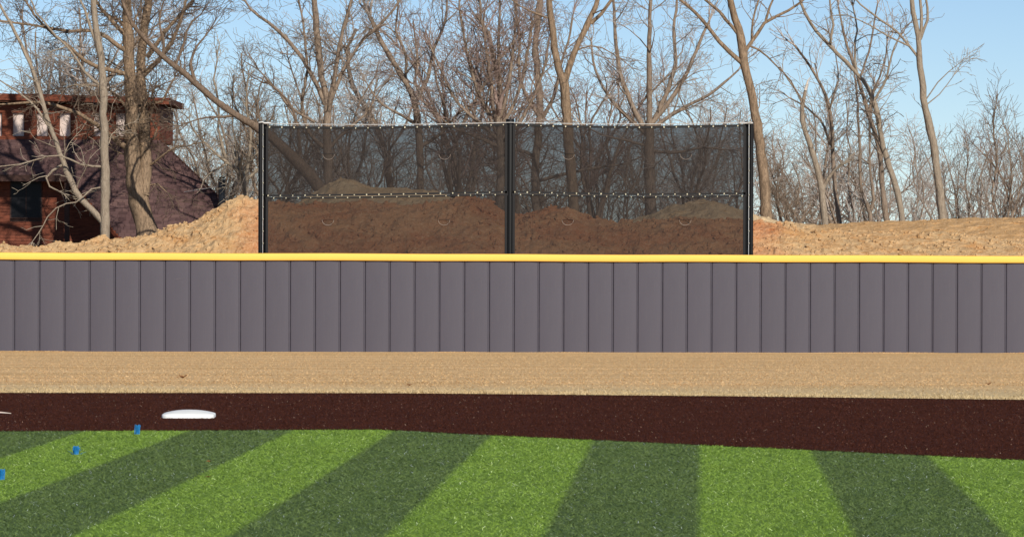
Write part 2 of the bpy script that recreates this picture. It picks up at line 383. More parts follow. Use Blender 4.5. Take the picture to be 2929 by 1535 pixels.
for q in (a, b, c_): t_ = float(np.dot(q - WL, wdir)); g_ = WL + wdir * t_ + wn * .0875; pp.append((g_[0], g_[1], q[2]))
m.tube(pp, [.002, .006, .002], 5); local(m.build('scuff_mark', MT['scuff'], wall), wall)
mb = MB(); NS = 54
cp = [(.10, 0), (.132, .002), (.141, .012), (.145, .06), (.143, .12), (.134, .160), (.10, .176), (.03, .178), (-.03, .172), (-.06, .14), (-.06, 0)]
V = []; 
for i in range(NS + 1):
    s = -33 * PW + (108 * PW) * i / NS; c = WL + wdir * s; wv = .004 * math.sin(i * 1.7) + .003 * math.sin(i * .6)
    for a, b in cp: q = c + wn * a; V.append((q[0], q[1], zat(s) + b * 1.0 + wv))
m_ = len(cp); F = [(i*m_+j, i*m_+(j+1) % m_, (i+1)*m_+(j+1) % m_, (i+1)*m_+j) for i in range(NS) for j in range(m_)]
o = mesh_np('yellow_cap', V, [F], MT['yellow'], wall, smooth=True); o.data.set_sharp_from_angle(angle=R_(60)); local(o, wall)
mb = MB(); 
q = [A - wn*.012, B - wn*.012, B - wn*.11, A - wn*.11]
zz_ = [zat(-33 * PW), zat(75 * PW), zat(75 * PW), zat(-33 * PW)]
mb.prism([(p[0], p[1], z_ - 2.62) for p, z_ in zip(q, zz_)], np.array([0, 0, 2.66])); local(mb.build('backing_board', MT['cedar_dark'], wall), wall)
for k in range(-16, 38):
    c = WL + wdir * (k * 2 * PW) - wn * .17; m2 = MB(); m2.tube([(c[0], c[1], ZW - .3), (c[0], c[1], .78)], .05, 8)
    if k == -16: o = m2.build('post', MT['black'], wall, True); local(o, wall); p0 = Vector(c)
    else:
        o = o.copy(); col.objects.link(o); o.location = Vector(c) - p0

# ------------------------------------------------------------------ batter's eye screen
YS = 102.2
scr = empty('windscreen', P(1459, 720, YS), 'tall black mesh screen on black posts standing behind the wall', 'screen')
def post(px, r, ytop, name='post', dy=0, mat='black'):
    a = P(px, ytop, YS + dy); m = MB(); z0 = ZW - .3
    m.tube([(a[0], a[1], z0), (a[0], a[1], a[2] - .02), (a[0], a[1], a[2])], [r, r, r * .93], 20); return local(m.build(name, MT[mat], scr, True), scr)
post(745.5, .054, 346); post(758.5, .046, 346, dy=.10); post(1459, .108, 341, dy=.12); post(2149.5, .054, 346); post(2136, .05, 346, dy=.10)
post(752.2, .007, 348, 'tie_rod', -.03, 'cable'); post(2142.5, .009, 348, 'tie_rod', -.03, 'cable')
bays = [(763, 1449, [(763, 363), (900, 365), (1023, 366), (1250, 362), (1449, 356)], [(763, 562.5), (1000, 560.5), (1240, 556.5), (1449, 552.0)]),
        (1469, 2131, [(1469, 357), (1650, 362), (1820, 364), (2000, 361.5), (2131, 359)], [(1469, 552), (1650, 556), (1820, 559), (2000, 558), (2131, 556)])]
for bi, (xa, xb, top, mid) in enumerate(bays):
    tp = np.array(top, float); md = np.array(mid, float)
    ft = lambda x: np.interp(x, tp[:, 0], tp[:, 1]); fm = lambda x: np.interp(x, md[:, 0], md[:, 1])
    NX, NZ = 90, 30
    for half in (0, 1):
        V = []; wr = random.Random(bi * 2 + half)
        for j in range(NZ + 1):
            for i in range(NX + 1):
                x = xa + (xb - xa) * i / NX; u = i / NX
                y0, y1 = (ft(x), fm(x) - 2.5) if half == 0 else (fm(x) + 2.5, 790)
                v = j / NZ; y = y0 + (y1 - y0) * v
                p = P(x, y, YS)
                # tension wrinkles run from the corners
                d = math.hypot((u - 1) * 6, v * 3.0) if bi == 0 else math.hypot(u * 6, v * 3.)
                ang = math.atan2(v * 3.0, abs(u - (1 if bi == 0 else 0)) * 6 + .01)
                wrk = .022 * math.exp(-d * .55) * math.sin(ang * 26) if half == 0 else .006 * math.sin(ang * 20) * math.exp(-d)
                edge = min(1, min(u, 1-u) * 12) * min(1, min(v, 1-v) * 8)
                p[1] += edge * (wrk + .03 * math.sin(u * 9 + bi) * math.sin(v * 3.1)) + .0
                V.append(p)
        n = NX + 1; F = [(j*n+i, (j+1)*n+i, (j+1)*n+i+1, j*n+i+1) for j in range(NZ) for i in range(NX)]
        net = local(mesh_np('mesh_panel', V, [F], MT['net'], scr, smooth=True), scr)
        # D-shaped wind vents stitched in the net
    for vx in ((940, 1272) if bi == 0 else (1626, 1962)):
        for vy, dx in ((441, 0), (629, -2)):
            m = MB(); arc = []
            for k in range(17):
                a = math.pi * (k / 16); arc.append(P(vx + dx + 16.5 * math.cos(a), vy + 15 * math.sin(a), YS - .035))
            m.tube(arc, .0055 if vy > 500 else .0045, 5); local(m.build('wind_vent', MT['vent'], scr, True), scr)
            m = MB(); m.tube([P(vx + dx - 16, vy, YS - .03), P(vx + dx, vy - 1.5, YS - .03), P(vx + dx + 16, vy, YS - .03)], .006, 4); local(m.build('vent_flap_seam', MT['hem'], scr), scr)
    def hem(fy, hw, dy, name='hem', x0=xa, x1=xb):
        m = MB(); V = []; N = 40
        for i in range(N + 1):
            x = x0 + (x1 - x0) * i / N
            for s_ in ((-hw, -.006), (hw, -.006), (hw, .006), (-hw, .006)):
                p = P(x, fy(x) + s_[0], YS + dy + s_[1]); V.append(p)
        F = [(i*4+j, i*4+(j+1) % 4, (i+1)*4+(j+1) % 4, (i+1)*4+j) for i in range(N) for j in range(4)]
        m.add(V, F + [(0, 1, 2, 3), (N*4+3, N*4+2, N*4+1, N*4)]); return local(m.build(name, MT['hem'], scr), scr)
    hem(ft, 3.4, -.012); hem(lambda x: fm(x) - 2.8, 3.0, -.014, x0=xa - 4, x1=xb + 4); hem(lambda x: fm(x) + 3.6, 2.6, -.016, x0=xa - 4, x1=xb + 4)
    for xe in (xa + 1, xb - 1):
        m = MB(); a = P(xe - 3.5, ft(xe), YS - .02); b = P(xe + 3.5, ft(xe), YS - .008); a2 = P(xe - 3.5, 780, YS); m.box((a[0], a[1], a2[2]), (b[0], b[1], a[2])); local(m.build('side_hem', MT['hem'], scr), scr)
    # top cable, cable clamps and the grommets with their ties
    m = MB(); cpts = [P(x, 352 + 4.5 * math.sin(math.pi * (x - xa) / (xb - xa)) + (3 * (1 - (x - xa) / (xb - xa)) if bi == 0 else 0) - 1.5, YS - .02) for x in np.linspace(xa - 12, xb + 12, 30)]
    m.tube(cpts, .010, 6); local(m.build('top_cable', MT['cable'], scr, True), scr)
    gm = None
    rows = [(lambda x: ft(x) + .5, 35.2, 8, 1.0), (lambda x: fm(x) - 3.2, 35.2, 4, 1.0), (lambda x: fm(x) + 4.2, 35.2, 20, .85)]
    for fy, stp, off, s_ in rows:
        x = xa + off
        while x < xb - 3:
            p = P(x, fy(x), YS - .035)
            if gm is None or gm.name.startswith('x'):
                m = MB(); V = [];
                for (r, y) in ((.004, -.006), (.015, -.009), (.020, .0), (.015, .008)):
                    for k in range(8): a = k * math.pi / 4; V.append((r * math.cos(a), y, r * math.sin(a) * 1.15))
                F = [(i*8+j, i*8+(j+1) % 8, (i+1)*8+(j+1) % 8, (i+1)*8+j) for i in range(3) for j in range(8)] + [tuple(range(8))]
                m.add(V, F); gm = m.build('grommet', MT['brass'], scr, True); g = gm
            else: g = gm.copy(); col.objects.link(g)
            g.location = Vector(p) - scr.location; g.rotation_euler[1] = random.Random(x).uniform(-.5, .5); sz = s_ * random.Random(x * 3).uniform(.8, 1.15); g.scale = (sz, sz, sz)
            x += stp
for px in (753, 2143):
    y = 385
    while y < 715:
        g = gm.copy(); col.objects.link(g); g.location = Vector(P(px, y, YS - .05)) - scr.location; g.scale = (.55, .55, .8); y += 34.5
for px, dx in ((748, 14), (2146, -16), (1459, 0)):
    m = MB(); a = P(px, 347, YS - .06)
    if dx: m.tube([P(px - 8, 351, YS - .06), P(px + 2, 349, YS - .07), P(px + 8, 352, YS - .06), P(px + dx * 1.9, 352, YS - .04)], .022, 6)
    else: m.tube([(a[0], a[1] + .15, a[2] - .02), (a[0], a[1] + .15, a[2] + .12)], [.015, .012], 6)
    local(m.build('cable_clamp', MT['cable'] if dx else MT['black'], scr, True), scr)

# ------------------------------------------------------------------ dirt mounds behind the wall
def mound(name, mat, crest, Y0, front, back, seed, amp=1.0, x0=-19, x1=19, step=.06):
    pts = np.array([PD(x, y, Y0) for x, y in crest])
    xs = np.arange(x0, x1, step); t = np.concatenate([np.linspace(-1, 0, int(front / step / 1.3)), np.linspace(0, 1, 24)[1:]])
    zc = np.interp(xs, pts[:, 0], pts[:, 2]); kx = int(.35 / step); zc = np.convolve(np.pad(zc, kx, 'edge'), np.ones(2*kx+1) / (2*kx+1), 'valid')
    XX, TT = np.meshgrid(xs, t); ZC = np.broadcast_to(zc, XX.shape)
    YY = Y0 + np.where(TT < 0, TT * front, TT * back)
    g = np.where(TT < 0, 1 - np.abs(TT) ** 1.35, 1 - TT ** 1.5)
    zb = gz(YY) - .3
    Z = zb + (ZC - zb) * g
    q = YY * 1.0
    cl = vnoise(XX * .9, q * .9, seed) * .42 + vnoise(XX * 2.2, q * 2.2, seed + 1) * .22 + (np.abs(vnoise(XX * 4.1, q * 4.1, seed + 2)) - .2) * -.26 \
        + vnoise(XX * 9, q * 9, seed + 3) * .085 + (np.abs(vnoise(XX * 17, q * 17, seed + 4)) - .2) * .07
    big = np.clip(vnoise(XX * 4.3 + 40, q * 4.3, seed + 7) - .16, 0, 1) * .8 + np.clip(vnoise(XX * 11, q * 11, seed + 8) - .18, 0, 1) * .35 - np.clip(vnoise(XX * 6, q * 6, seed + 12) - .25, 0, 1) * .8
    amp = amp * (1 - .55 * np.clip((XX - 8) / 2, 0, 1))
    Z = Z + (cl * .55 + big * .42) * amp * np.clip(1 - np.abs(TT) * .25, .3, 1)
    YY = YY + vnoise(XX * 3, q * 5, seed + 9) * .25
    n = len(xs); I, J = np.meshgrid(np.arange(len(t) - 1), np.arange(n - 1), indexing='ij'); b = (I * n + J).ravel()
    o = mesh_np(name, np.stack([XX.ravel(), YY.ravel(), Z.ravel()], 1), [np.stack([b, b+1, b+n+1, b+n], 1)], mat, smooth=False)
    tag(o, kind='structure'); return (XX, YY, Z)
front_c = [(-400, 612), (-50, 612), (0, 610), (100, 616), (200, 610), (270, 603), (330, 592), (380, 585), (430, 570), (500, 550), (540, 522), (575, 503), (610, 497), (650, 502), (700, 517), (760, 514), (830, 504), (950, 507), (1100, 512), (1160, 503), (1200, 497), (1240, 512), (1290, 545), (1330, 528), (1430, 523), (1480, 540), (1550, 562), (1620, 557), (1700, 547), (1800, 545), (1890, 550), (1960, 560), (2050, 578), (2120, 576), (2200, 576), (2300, 584), (2400, 582), (2500, 592), (2576, 603), (2900, 606)]
back_c = [(-500, 640), (600, 620), (670, 560), (770, 497), (820, 468), (870, 446), (905, 462), (1000, 471), (1090, 480), (1130, 495), (1200, 525), (1300, 545), (1400, 560), (1560, 562), (1640, 540), (1700, 516), (1760, 501), (1800, 503), (1850, 522), (1890, 535), (1960, 553), (2050, 564), (2200, 556), (2300, 553), (2450, 546), (2576, 541), (2900, 535)]
fr = mound('dirt_mound', MT['dirt_front'], [(a, b + 4) for a, b in front_c], 120.5, 6.0, 3.0, 3, 1.0)
bk = mound('dirt_mound', MT['dirt_back'], [(a, b + 3) for a, b in back_c], 128.0, 5.5, 4.0, 11, .65)
ico = None
def clods(name, mat, S, n, seed, smin, smax, label):
    XX, YY, ZZ = S; r = np.random.default_rng(seed)
    rows = r.integers(2, XX.shape[0] - 22, n); cols_ = r.integers(0, XX.shape[1], n)
    c = np.stack([XX[rows, cols_], YY[rows, cols_], ZZ[rows, cols_]], 1)
    ph = (1 + 5 ** .5) / 2
    iv = np.array([(-1, ph, 0), (1, ph, 0), (-1, -ph, 0), (1, -ph, 0), (0, -1, ph), (0, 1, ph), (0, -1, -ph), (0, 1, -ph), (ph, 0, -1), (ph, 0, 1), (-ph, 0, -1), (-ph, 0, 1)]) / 1.9
    fi = np.array([(0,11,5),(0,5,1),(0,1,7),(0,7,10),(0,10,11),(1,5,9),(5,11,4),(11,10,2),(10,7,6),(7,1,8),(3,9,4),(3,4,2),(3,2,6),(3,6,8),(3,8,9),(4,9,5),(2,4,11),(6,2,10),(8,6,7),(9,8,1)])
    s = smin + (smax - smin) * r.uniform(0, 1, n) ** 3.5
    V = iv[None] * s[:, None, None] * r.uniform(.7, 1.3, (n, 12, 1)) * r.uniform(.6, 1.3, (n, 1, 3)) + c[:, None, :]
    F = fi[None] + (np.arange(n) * 12)[:, None, None]
    tag(mesh_np(name, V.reshape(-1, 3), [F.reshape(-1, 3)], mat), label, 'dirt', kind='stuff')
clods('dirt_clods', MT['dirt_front'], fr, 11000, 5, .008, .085, 'loose clods of orange clay on the near dirt mound')
clods('dirt_clods', MT['dirt_back'], bk, 3500, 6, .008, .05, 'small dry clods on the far tan dirt mound')

# ------------------------------------------------------------------ house behind the trees, left
YH = 149.0
h_ = lambda px, py, Y=YH: P(px, py, Y)
house = empty('house', (h_(200, 700)[0], YH, .3), 'red brown timber house with a purple brown shingle roof behind the trees', 'house')
def hb(name, mat, x0, y0, x1, y1, Y, th, parent=house, smooth=False):   # box whose front face lies at depth Y
    a = P(x0, y1, Y); b = P(x1, y0, Y); m = MB(); m.box((min(a[0], b[0]), Y, min(a[2], b[2])), (max(a[0], b[0]), Y + th, max(a[2], b[2])))
    return local(m.build(name, MT[mat], parent), house)
# clerestory: vertical piers between blinds, head and sill, set under a deep flat eave
win = [(-28, 6), (36, 70), (105, 138), (170, 203), (268, 296), (331, 359), (396, 430)]
hb('head_board', 'cedar', -130, 300, 455, 322, YH + .02, .2); hb('sill_board', 'cedar', -130, 391, 457, 404, YH - .04, .26)
prev = -130
for i, (a, b) in enumerate(win + [(456, 456)]):
    if a - prev > 2: hb('wall_pier', 'cedar', prev, 322, a, 391, YH + .02, .2)
    prev = b
for i, (a, b) in enumerate(win):
    f = hb('window', 'cedar_dark', a, 322.2, b, 390.8, YH + .17, .02)
    o = hb('blind' if i < 6 else 'pane', 'curtain' if i < 6 else 'glass', a + 1.5, 324, b - 1.5, 389, YH + .14, .02, f)
a, b = h_(-600, 300)[0], h_(456, 300)[0]
m = MB(); m.box((a, YH + .25, h_(0, 404)[2]), (b, YH + 6, h_(0, 300)[2])); local(m.build('upper_storey', MT['cedar'], house), house)
# eave: fascia boards in lengths, soffit behind
edges = [-600, -420, -240, -60, 118, 214, 300, 395, 484]
for a, b in zip(edges[:-1], edges[1:]):
    fa = lambda x: 266 + 14 * max(x, 0) / 484.0
    m = MB(); Yf = YH - .5
    p = [P(a + .6, fa(a) + 19, Yf), P(b - .6, fa(b) + 19, Yf), P(b - .6, fa(b), Yf), P(a + .6, fa(a), Yf)]
    m.prism(p, np.array([0, .05, 0])); local(m.build('fascia_board', MT['cedar'], house), house)
m = MB(); p = [P(-600, 284, YH - .44), P(483, 297, YH - .44), P(483, 280, YH - .44), P(-600, 267, YH - .44)]
m.prism(p, np.array([0, 6.8, 0])); local(m.build('flat_roof', MT['soffit'], house), house)
# lower roof: sawtooth shingle courses on a slope that comes forward
YR0, YR1 = YH - .05, YH - 4.2
zR0 = h_(0, 402, YR0)[2]; zR1 = P(0, 712, YR1)[2]
def slope_z(Y): return zR0 + (zR1 - zR0) * (YR0 - Y) / (YR0 - YR1)
xr0 = P(455, 402, YR0)[0]; xr1 = P(668, 606, YR0 - 2.75)[0]
kR = (xr1 - xr0) / 2.75
NC = 36
def xleft(Y, zc):       # left end of the roof: open over the porch below the eave line
    yy = YR0 - Y
    if yy < 1.42: return P(-600, 500, YH)[0]
    return P(196, 510, YH - 1.4)[0] + (yy - 1.42) * .93
m = MB()
for i in range(NC):
    ya = YR0 - (YR0 - YR1) * i / NC; yb = YR0 - (YR0 - YR1) * (i + 1) / NC
    za, zb_ = slope_z(ya) + .010, slope_z(yb) + .012
    xl, xrr = xleft((ya + yb) / 2, 0), xr0 + kR * (YR0 - (ya + yb) / 2)
    if i > 0: m_r = random.Random(i)
    m.add([(xl, ya, za), (xrr, ya, za), (xrr, yb, zb_), (xl, yb, zb_), (xl, yb, zb_ - .05), (xrr, yb, zb_ - .05)], [(0, 3, 2, 1), (3, 4, 5, 2), (0, 1, 5, 4)])
local(m.build('roof_deck', MT['cedar_dark'], house), house)
SV = []; SF = []; ST = []; rs = random.Random(77)
for i in range(NC):
    ya = YR0 - (YR0 - YR1) * i / NC; yb = YR0 - (YR0 - YR1) * (i + 1) / NC
    xl, xrr = xleft((ya + yb) / 2, 0), xr0 + kR * (YR0 - (ya + yb) / 2); x = xl - rs.uniform(0, .15)
    while x < xrr:
        wd_ = rs.uniform(.17, .34); a_, b_ = max(x, xl), min(x + wd_ - .010, xrr); x += wd_
        if b_ - a_ < .03: continue
        up = .056 + rs.uniform(0, .016); yf = yb - rs.uniform(-.006, .012); k = len(SV); t_ = rs.random()
        SV += [(a_, ya, slope_z(ya) + .040), (b_, ya, slope_z(ya) + .040), (b_, yf, slope_z(yb) + up), (a_, yf, slope_z(yb) + up), (a_, yf, slope_z(yb) + up - .045), (b_, yf, slope_z(yb) + up - .045)]
        SF += [(k, k+3, k+2, k+1), (k+3, k+4, k+5, k+2)]; ST += [t_] * 6
o = local(mesh_np('roof_shingles', SV, [SF], MT['shingle'], house, attr={'tint': ST}), house); o['kind'] = 'stuff'
# single bright-edged shingle tabs that stand a little proud
# hip edge trim and porch edge fascia
m = MB(); p0 = np.array([xr0, YR0, slope_z(YR0) + .03]); p1 = np.array([xr0 + kR * (YR0 - YR1), YR1, slope_z(YR1) + .03])
m.prism([p0 + (0, 0, .03), p1 + (0, 0, .03), p1 + (.05, 0, .03), p0 + (.05, 0, .03)], np.array([0, 0, -.18])); local(m.build('barge_board', MT['cedar_dark'], house), house)
m = MB(); yv = YR0 - 1.42; p0 = np.array([xleft(yv - .001, 0), yv, slope_z(yv)]); p1 = np.array([xleft(YR1, 0), YR1, slope_z(YR1)])
m.prism([p0 + (0, 0, .01), p1 + (0, 0, .01), p1 + (-.06, 0, .01), p0 + (-.06, 0, .01)], np.array([0, 0, -.16])); local(m.build('barge_board', MT['cedar'], house), house)
xa = P(-600, 500, YH)[0]; m = MB(); m.box((xa, yv - .05, slope_z(yv) - .16), (p0[0] - .06, yv + .0, slope_z(yv) + .075)); local(m.build('eave_board', MT['cedar_dark'], house), house)
# porch wall: horizontal cedar boards, dark window and post
YP = YH - .62
zt = slope_z(yv) + .06; zb_ = .2; bh = .118; z = zb_
wx0, wx1 = P(31, 513, YP)[0], P(119, 513, YP)[0]; wz0, wz1 = P(31, 623, YP)[2], P(31, 513, YP)[2]
xw1 = P(420, 600, YP)[0]
bi = 0
while z < zt:
    r = random.Random(bi); segs = [(xa, xw1)]
    if z + bh > wz0 - .03 and z < wz1 + .03: segs = [(xa, wx0 - .03), (wx1 + .03, xw1)]
    for a, b in segs:
        m = MB(); y0 = YP + r.uniform(-.004, .004)
        m.add([(a, y0 - .016, z), (b, y0 - .016, z), (b, y0, z + bh - .004), (a, y0, z + bh - .004), (a, y0 + .03, z), (b, y0 + .03, z), (b, y0 + .03, z + bh - .004), (a, y0 + .03, z + bh - .004)],
              [(0, 1, 2, 3), (0, 4, 5, 1), (3, 2, 6, 7), (4, 7, 6, 5), (1, 5, 6, 2), (0, 3, 7, 4)])
        local(m.build('siding_board', MT['cedar'], house), house)
    z += bh; bi += 1
m = MB(); m.box((xa, YP + .034, zb_), (xw1, YP + .2, zt)); local(m.build('wall', MT['cedar_dark'], house), house)
m = MB(); m.box((wx0 - .03, YP - .03, wz0 - .03), (wx1 + .03, YP + .03, wz1 + .03)); wf = local(m.build('window', MT['cedar_dark'], house), house)
m = MB(); m.box((wx0 + .02, YP - .036, wz0 + .02), ((wx0 + wx1) / 2 - .012, YP - .02, wz1 - .02)); local(m.build('pane', MT['glass'], wf), house)
m = MB(); m.box(((wx0 + wx1) / 2 + .012, YP - .036, wz0 + .02), (wx1 - .02, YP - .02, wz1 - .02)); local(m.build('pane', MT['glass'], wf), house)
m = MB(); q = P(192, 520, yv + .1); m.box((q[0] - .09, yv + .02, .2), (q[0] + .09, yv + .2, slope_z(yv) - .16)); local(m.build('porch_post', MT['cedar_dark'], house), house)
# flue pipe with collars rising from the lower roof, and its stay wire
Yp = YR0 - 3.0; c = P(634, 600, Yp); tz = P(634, 506, Yp)[2]
m = MB(); m.tube([(c[0], Yp, .4), (c[0], Yp, tz - .12)], .125, 18); fl = local(m.build('flue_pipe', MT['steel'], house, True), house)
for zz, r in ((tz - .12, .145), (P(0, 587, Yp)[2], .138), (P(0, 530, Yp)[2], .13)):
    m = MB(); m.tube([(c[0], Yp, zz - .03), (c[0], Yp, zz + .035)], r, 18); local(m.build('collar', MT['steel'], fl, True), house)
m = MB(); m.tube([(c[0], Yp, tz - .07), (c[0], Yp, tz)], [.10, .13], 18); local(m.build('rain_cap', MT['steel'], fl, True), house)
m = MB(); q = P(480, 556, YR0 - 1.6); m.tube([(c[0], Yp, P(0, 530, Yp)[2]), tuple(q)], .008, 5); local(m.build('stay_wire', MT['cable'], house), house)

# ------------------------------------------------------------------ trees
def tubes_mesh(lines, name, mat, parent):
    """lines: list of (pts[k][3], radii[k], sides)"""
    grp = {}
    for p, r, s in lines: grp.setdefault((len(p), s), []).append((p, r))
    Vs = []; Fs = []; base = 0
    for (k, s), L in grp.items():
        Pn = np.array([l[0] for l in L], dtype=np.float64); Rn = np.array([l[1] for l in L]); N = len(L)
        T = np.empty_like(Pn); T[:, 1:-1] = Pn[:, 2:] - Pn[:, :-2]; T[:, 0] = Pn[:, 1] - Pn[:, 0]; T[:, -1] = Pn[:, -1] - Pn[:, -2]
        T /= (np.linalg.norm(T, axis=2, keepdims=True) + 1e-9)
        overall = Pn[:, -1] - Pn[:, 0]; overall /= (np.linalg.norm(overall, axis=1, keepdims=True) + 1e-9)
        ax = np.where(np.abs(overall[:, 2:3]) > .7, np.array([[1.0, 0.2, 0]]), np.array([[0.1, 0, 1.0]]))[:, None, :]
        U = np.cross(T, np.broadcast_to(ax, T.shape)); U /= (np.linalg.norm(U, axis=2, keepdims=True) + 1e-9); W = np.cross(T, U)
        a = np.arange(s) * 2 * np.pi / s
        V = Pn[:, :, None, :] + Rn[:, :, None, None] * (U[:, :, None, :] * np.cos(a)[None, None, :, None] + W[:, :, None, :] * np.sin(a)[None, None, :, None])
        if s >= 10: rj = np.random.default_rng(k); V = V + (V - Pn[:, :, None, :]) * (rj.normal(0, .07, (N, k, s, 1)) + rj.normal(0, .05, (N, k, 1, 1)))
        idx = np.arange(N * k * s).reshape(N, k, s) + base
        j2 = (np.arange(s) + 1) % s
        F = np.stack([idx[:, :-1, :], idx[:, :-1][:, :, j2], idx[:, 1:][:, :, j2], idx[:, 1:, :]], 3).reshape(-1, 4)
        Vs.append(V.reshape(-1, 3)); Fs.append(F); base += N * k * s
    return mesh_np(name, np.concatenate(Vs), [np.concatenate(Fs)], mat, parent, smooth=True)

def nrm(v):
    l = math.sqrt(v[0]*v[0] + v[1]*v[1] + v[2]*v[2]) + 1e-9; return (v[0]/l, v[1]/l, v[2]/l)
def side_dir(t, ang, r):
    a = nrm((r.gauss(0, 1), r.gauss(0, 1), r.gauss(0, 1)))
    d = a[0]*t[0] + a[1]*t[1] + a[2]*t[2]; q = nrm((a[0] - d*t[0], a[1] - d*t[1], a[2] - d*t[2]))
    c, s = math.cos(ang), math.sin(ang); return (t[0]*c + q[0]*s, t[1]*c + q[1]*s, t[2]*c + q[2]*s)
SIDES = [8, 6, 5, 3, 3, 3]
def grow(out, p, d, L, r0, lev, par, r):
    seg = (.5, .38, .27, .19, .15, .15)[lev]; n = max(2, min(12, int(L / seg)))
    st = L / n; wob = par['wob'] * (1.0 + .28 * lev); up = par['up'][min(lev, len(par['up']) - 1)]
    pts = [p]; rad = [r0]; tmin = par['tmin']; dirs = [d]
    for i in range(n):
        d = nrm((d[0] + r.gauss(0, wob), d[1] + r.gauss(0, wob), d[2] + r.gauss(0, wob) * .8 + up))
        p = (p[0] + d[0]*st, p[1] + d[1]*st, p[2] + d[2]*st)
        pts.append(p); dirs.append(d); rad.append(max(tmin, r0 * (1 - .68 * (i + 1) / n)))
    out.append((lev, pts, rad)); sprout(out, pts, dirs, rad, L, lev, par, r)
def sprout(out, pts, dirs, rad, L, lev, par, r, t0=None):
    if lev >= par['maxlev']: return
    k = par['dens'][lev] * L; k = int(k) + (r.random() < k - int(k)); n = len(pts) - 1
    if lev == 0 and t0 is None: t0 = par.get('clear', .25)
    t0 = t0 if t0 is not None else .12
    for _ in range(k):
        t = t0 + (1 - t0) * r.random() ** .9; x = t * n; i = min(n - 1, int(x)); f = x - i
        q = tuple(pts[i][c] * (1 - f) + pts[i+1][c] * f for c in range(3)); rr = rad[i] * (1 - f) + rad[i+1] * f
        ang = r.uniform(*par['ang']); dd = side_dir(dirs[i], ang, r)
        Lc = par['len'][lev] * r.uniform(.55, 1.25) * (1.05 - .45 * t)
        grow(out, q, dd, Lc, max(par['tmin'], min(rr * .62, Lc * .016 + .003)), lev + 1, par, r)

def make_tree(name, base, out, split, mats, label, cat='tree', group=None, tip=None):
    root = empty(name, base, label, cat, group)
    B = tuple(base)
    def cv(l): return ([(q[0]-B[0], q[1]-B[1], q[2]-B[2]) for q in l[1]], l[2], SIDES[l[0]] + (5 if l[0] == 0 else 0))
    tr = [cv(l) for l in out if l[0] <= split]; cr = [cv(l) for l in out if l[0] > split]
    tubes_mesh(tr, 'trunk', mats[0], root); 
    if cr: tubes_mesh(cr, 'crown', mats[1], root)
    if tip: tubes_mesh([([tuple(np.array(q) - B) for q in tip[0]], tip[1], 7)], 'broken_tip', MT['snag'], root)
    return root
def resample(pts, rad, seg):
    o = []; ra = []
    for i in range(len(pts) - 1):
        a, b = np.array(pts[i]), np.array(pts[i+1]); n = max(1, int(np.linalg.norm(b - a) / seg))
        for j in range(n): o.append(a + (b - a) * j / n); ra.append(rad[i] + (rad[i+1] - rad[i]) * j / n)
    o.append(np.array(pts[-1])); ra.append(rad[-1])
    o = np.array(o); 
    if len(o) > 4:
        s = o.copy(); s[1:-1] = (o[:-2] + 2 * o[1:-1] + o[2:]) / 4; o = s
    return o, ra
def traced(name, Y, stems, par, mats, label, seed, z0=.1, spread=.5, tip=None, group=None):
    """stems: (level, first radius px, last radius px, [(px,py)...]) traced outlines placed at depth Y with real spread in depth"""
    r = random.Random(seed); out = []; s = Y / FPX; base = None; drift = {}
    for si, (lev, ra, rb, pl) in enumerate(stems):
        n = len(pl); dy0 = 0.0
        if si == 0: dys = [0.05 * math.sin(i * 1.3) for i in range(n)]
        else:
            # start at the depth of the nearest already placed point
            best = min(placed, key=lambda q: (q[0]-pl[0][0])**2 + (q[1]-pl[0][1])**2); dy0 = best[2]
            slope = r.uniform(-1, 1) * spread; dys = [dy0 + slope * (i / (n-1)) * (n - 1) * .35 for i in range(n)]
        pts = [P(x, y, Y + dy) for (x, y), dy in zip(pl, dys)]; rad = [(ra + (rb - ra) * i / (n-1)) * s for i in range(n)]
        if si == 0: placed = []
        placed += [(x, y, dy) for (x, y), dy in zip(pl, dys)]
        placed += [((pl[i][0]+pl[i+1][0])/2, (pl[i][1]+pl[i+1][1])/2, (dys[i]+dys[i+1])/2) for i in range(n-1)]
        if si == 0:
            b0 = pts[0].copy(); d0 = pts[0] - pts[1]; k = (b0[2] - z0) / max(.2, abs(d0[2])) if d0[2] < 0 else 0
            foot = b0 + np.array([d0[0] * min(k, 1.5), 0, -(b0[2] - z0)]); pts = [foot] + pts; rad = [rad[0] * 1.12] + rad; base = foot
        pts, rad = resample(pts, rad, .3)
        # small natural kinks
        k_ = np.array([[r.gauss(0, .018), r.gauss(0, .018), 0] for _ in pts]); k_[0] = 0
        pts = pts + k_ * (1 if lev else .6)
        L = float(sum(np.linalg.norm(pts[i+1] - pts[i]) for i in range(len(pts) - 1)))
        tp = [tuple(q) for q in pts]; dirs = [nrm(pts[min(i+1, len(pts)-1)] - pts[max(i-1, 0)]) for i in range(len(pts))]
        out.append((0 if rad[0] > .05 and lev == 0 else max(lev, 1), tp, list(rad)))
        vis = par if not isinstance(par, list) else par[min(lev, len(par)-1)]
        sprout(out, tp, dirs, list(rad), L, max(lev, 1) if lev else 0, vis, r, t0=((.8 if seed == 1 else .35) if si == 0 else .08))
        if not (si == 0 and (tip or rad[-1] > .12)):
            lv = max(lev, 1)
            for q_ in range(4): grow(out, tp[-1], side_dir(dirs[-1], r.uniform(.08, .5), r), vis['len'][min(lv, 3)] * r.uniform(.8, 1.5), rad[-1] * r.uniform(.6, .9), min(lv + 1, 4), vis, r)
    tp = None
    if tip:
        q = [P(x, y, Y) for x, y in tip]; tp = (q, [4.5*s, 4*s, 2.4*s, .6*s][:len(q)])
    return make_tree(name, base, out, 1, mats, label, 'tree', group, tp)

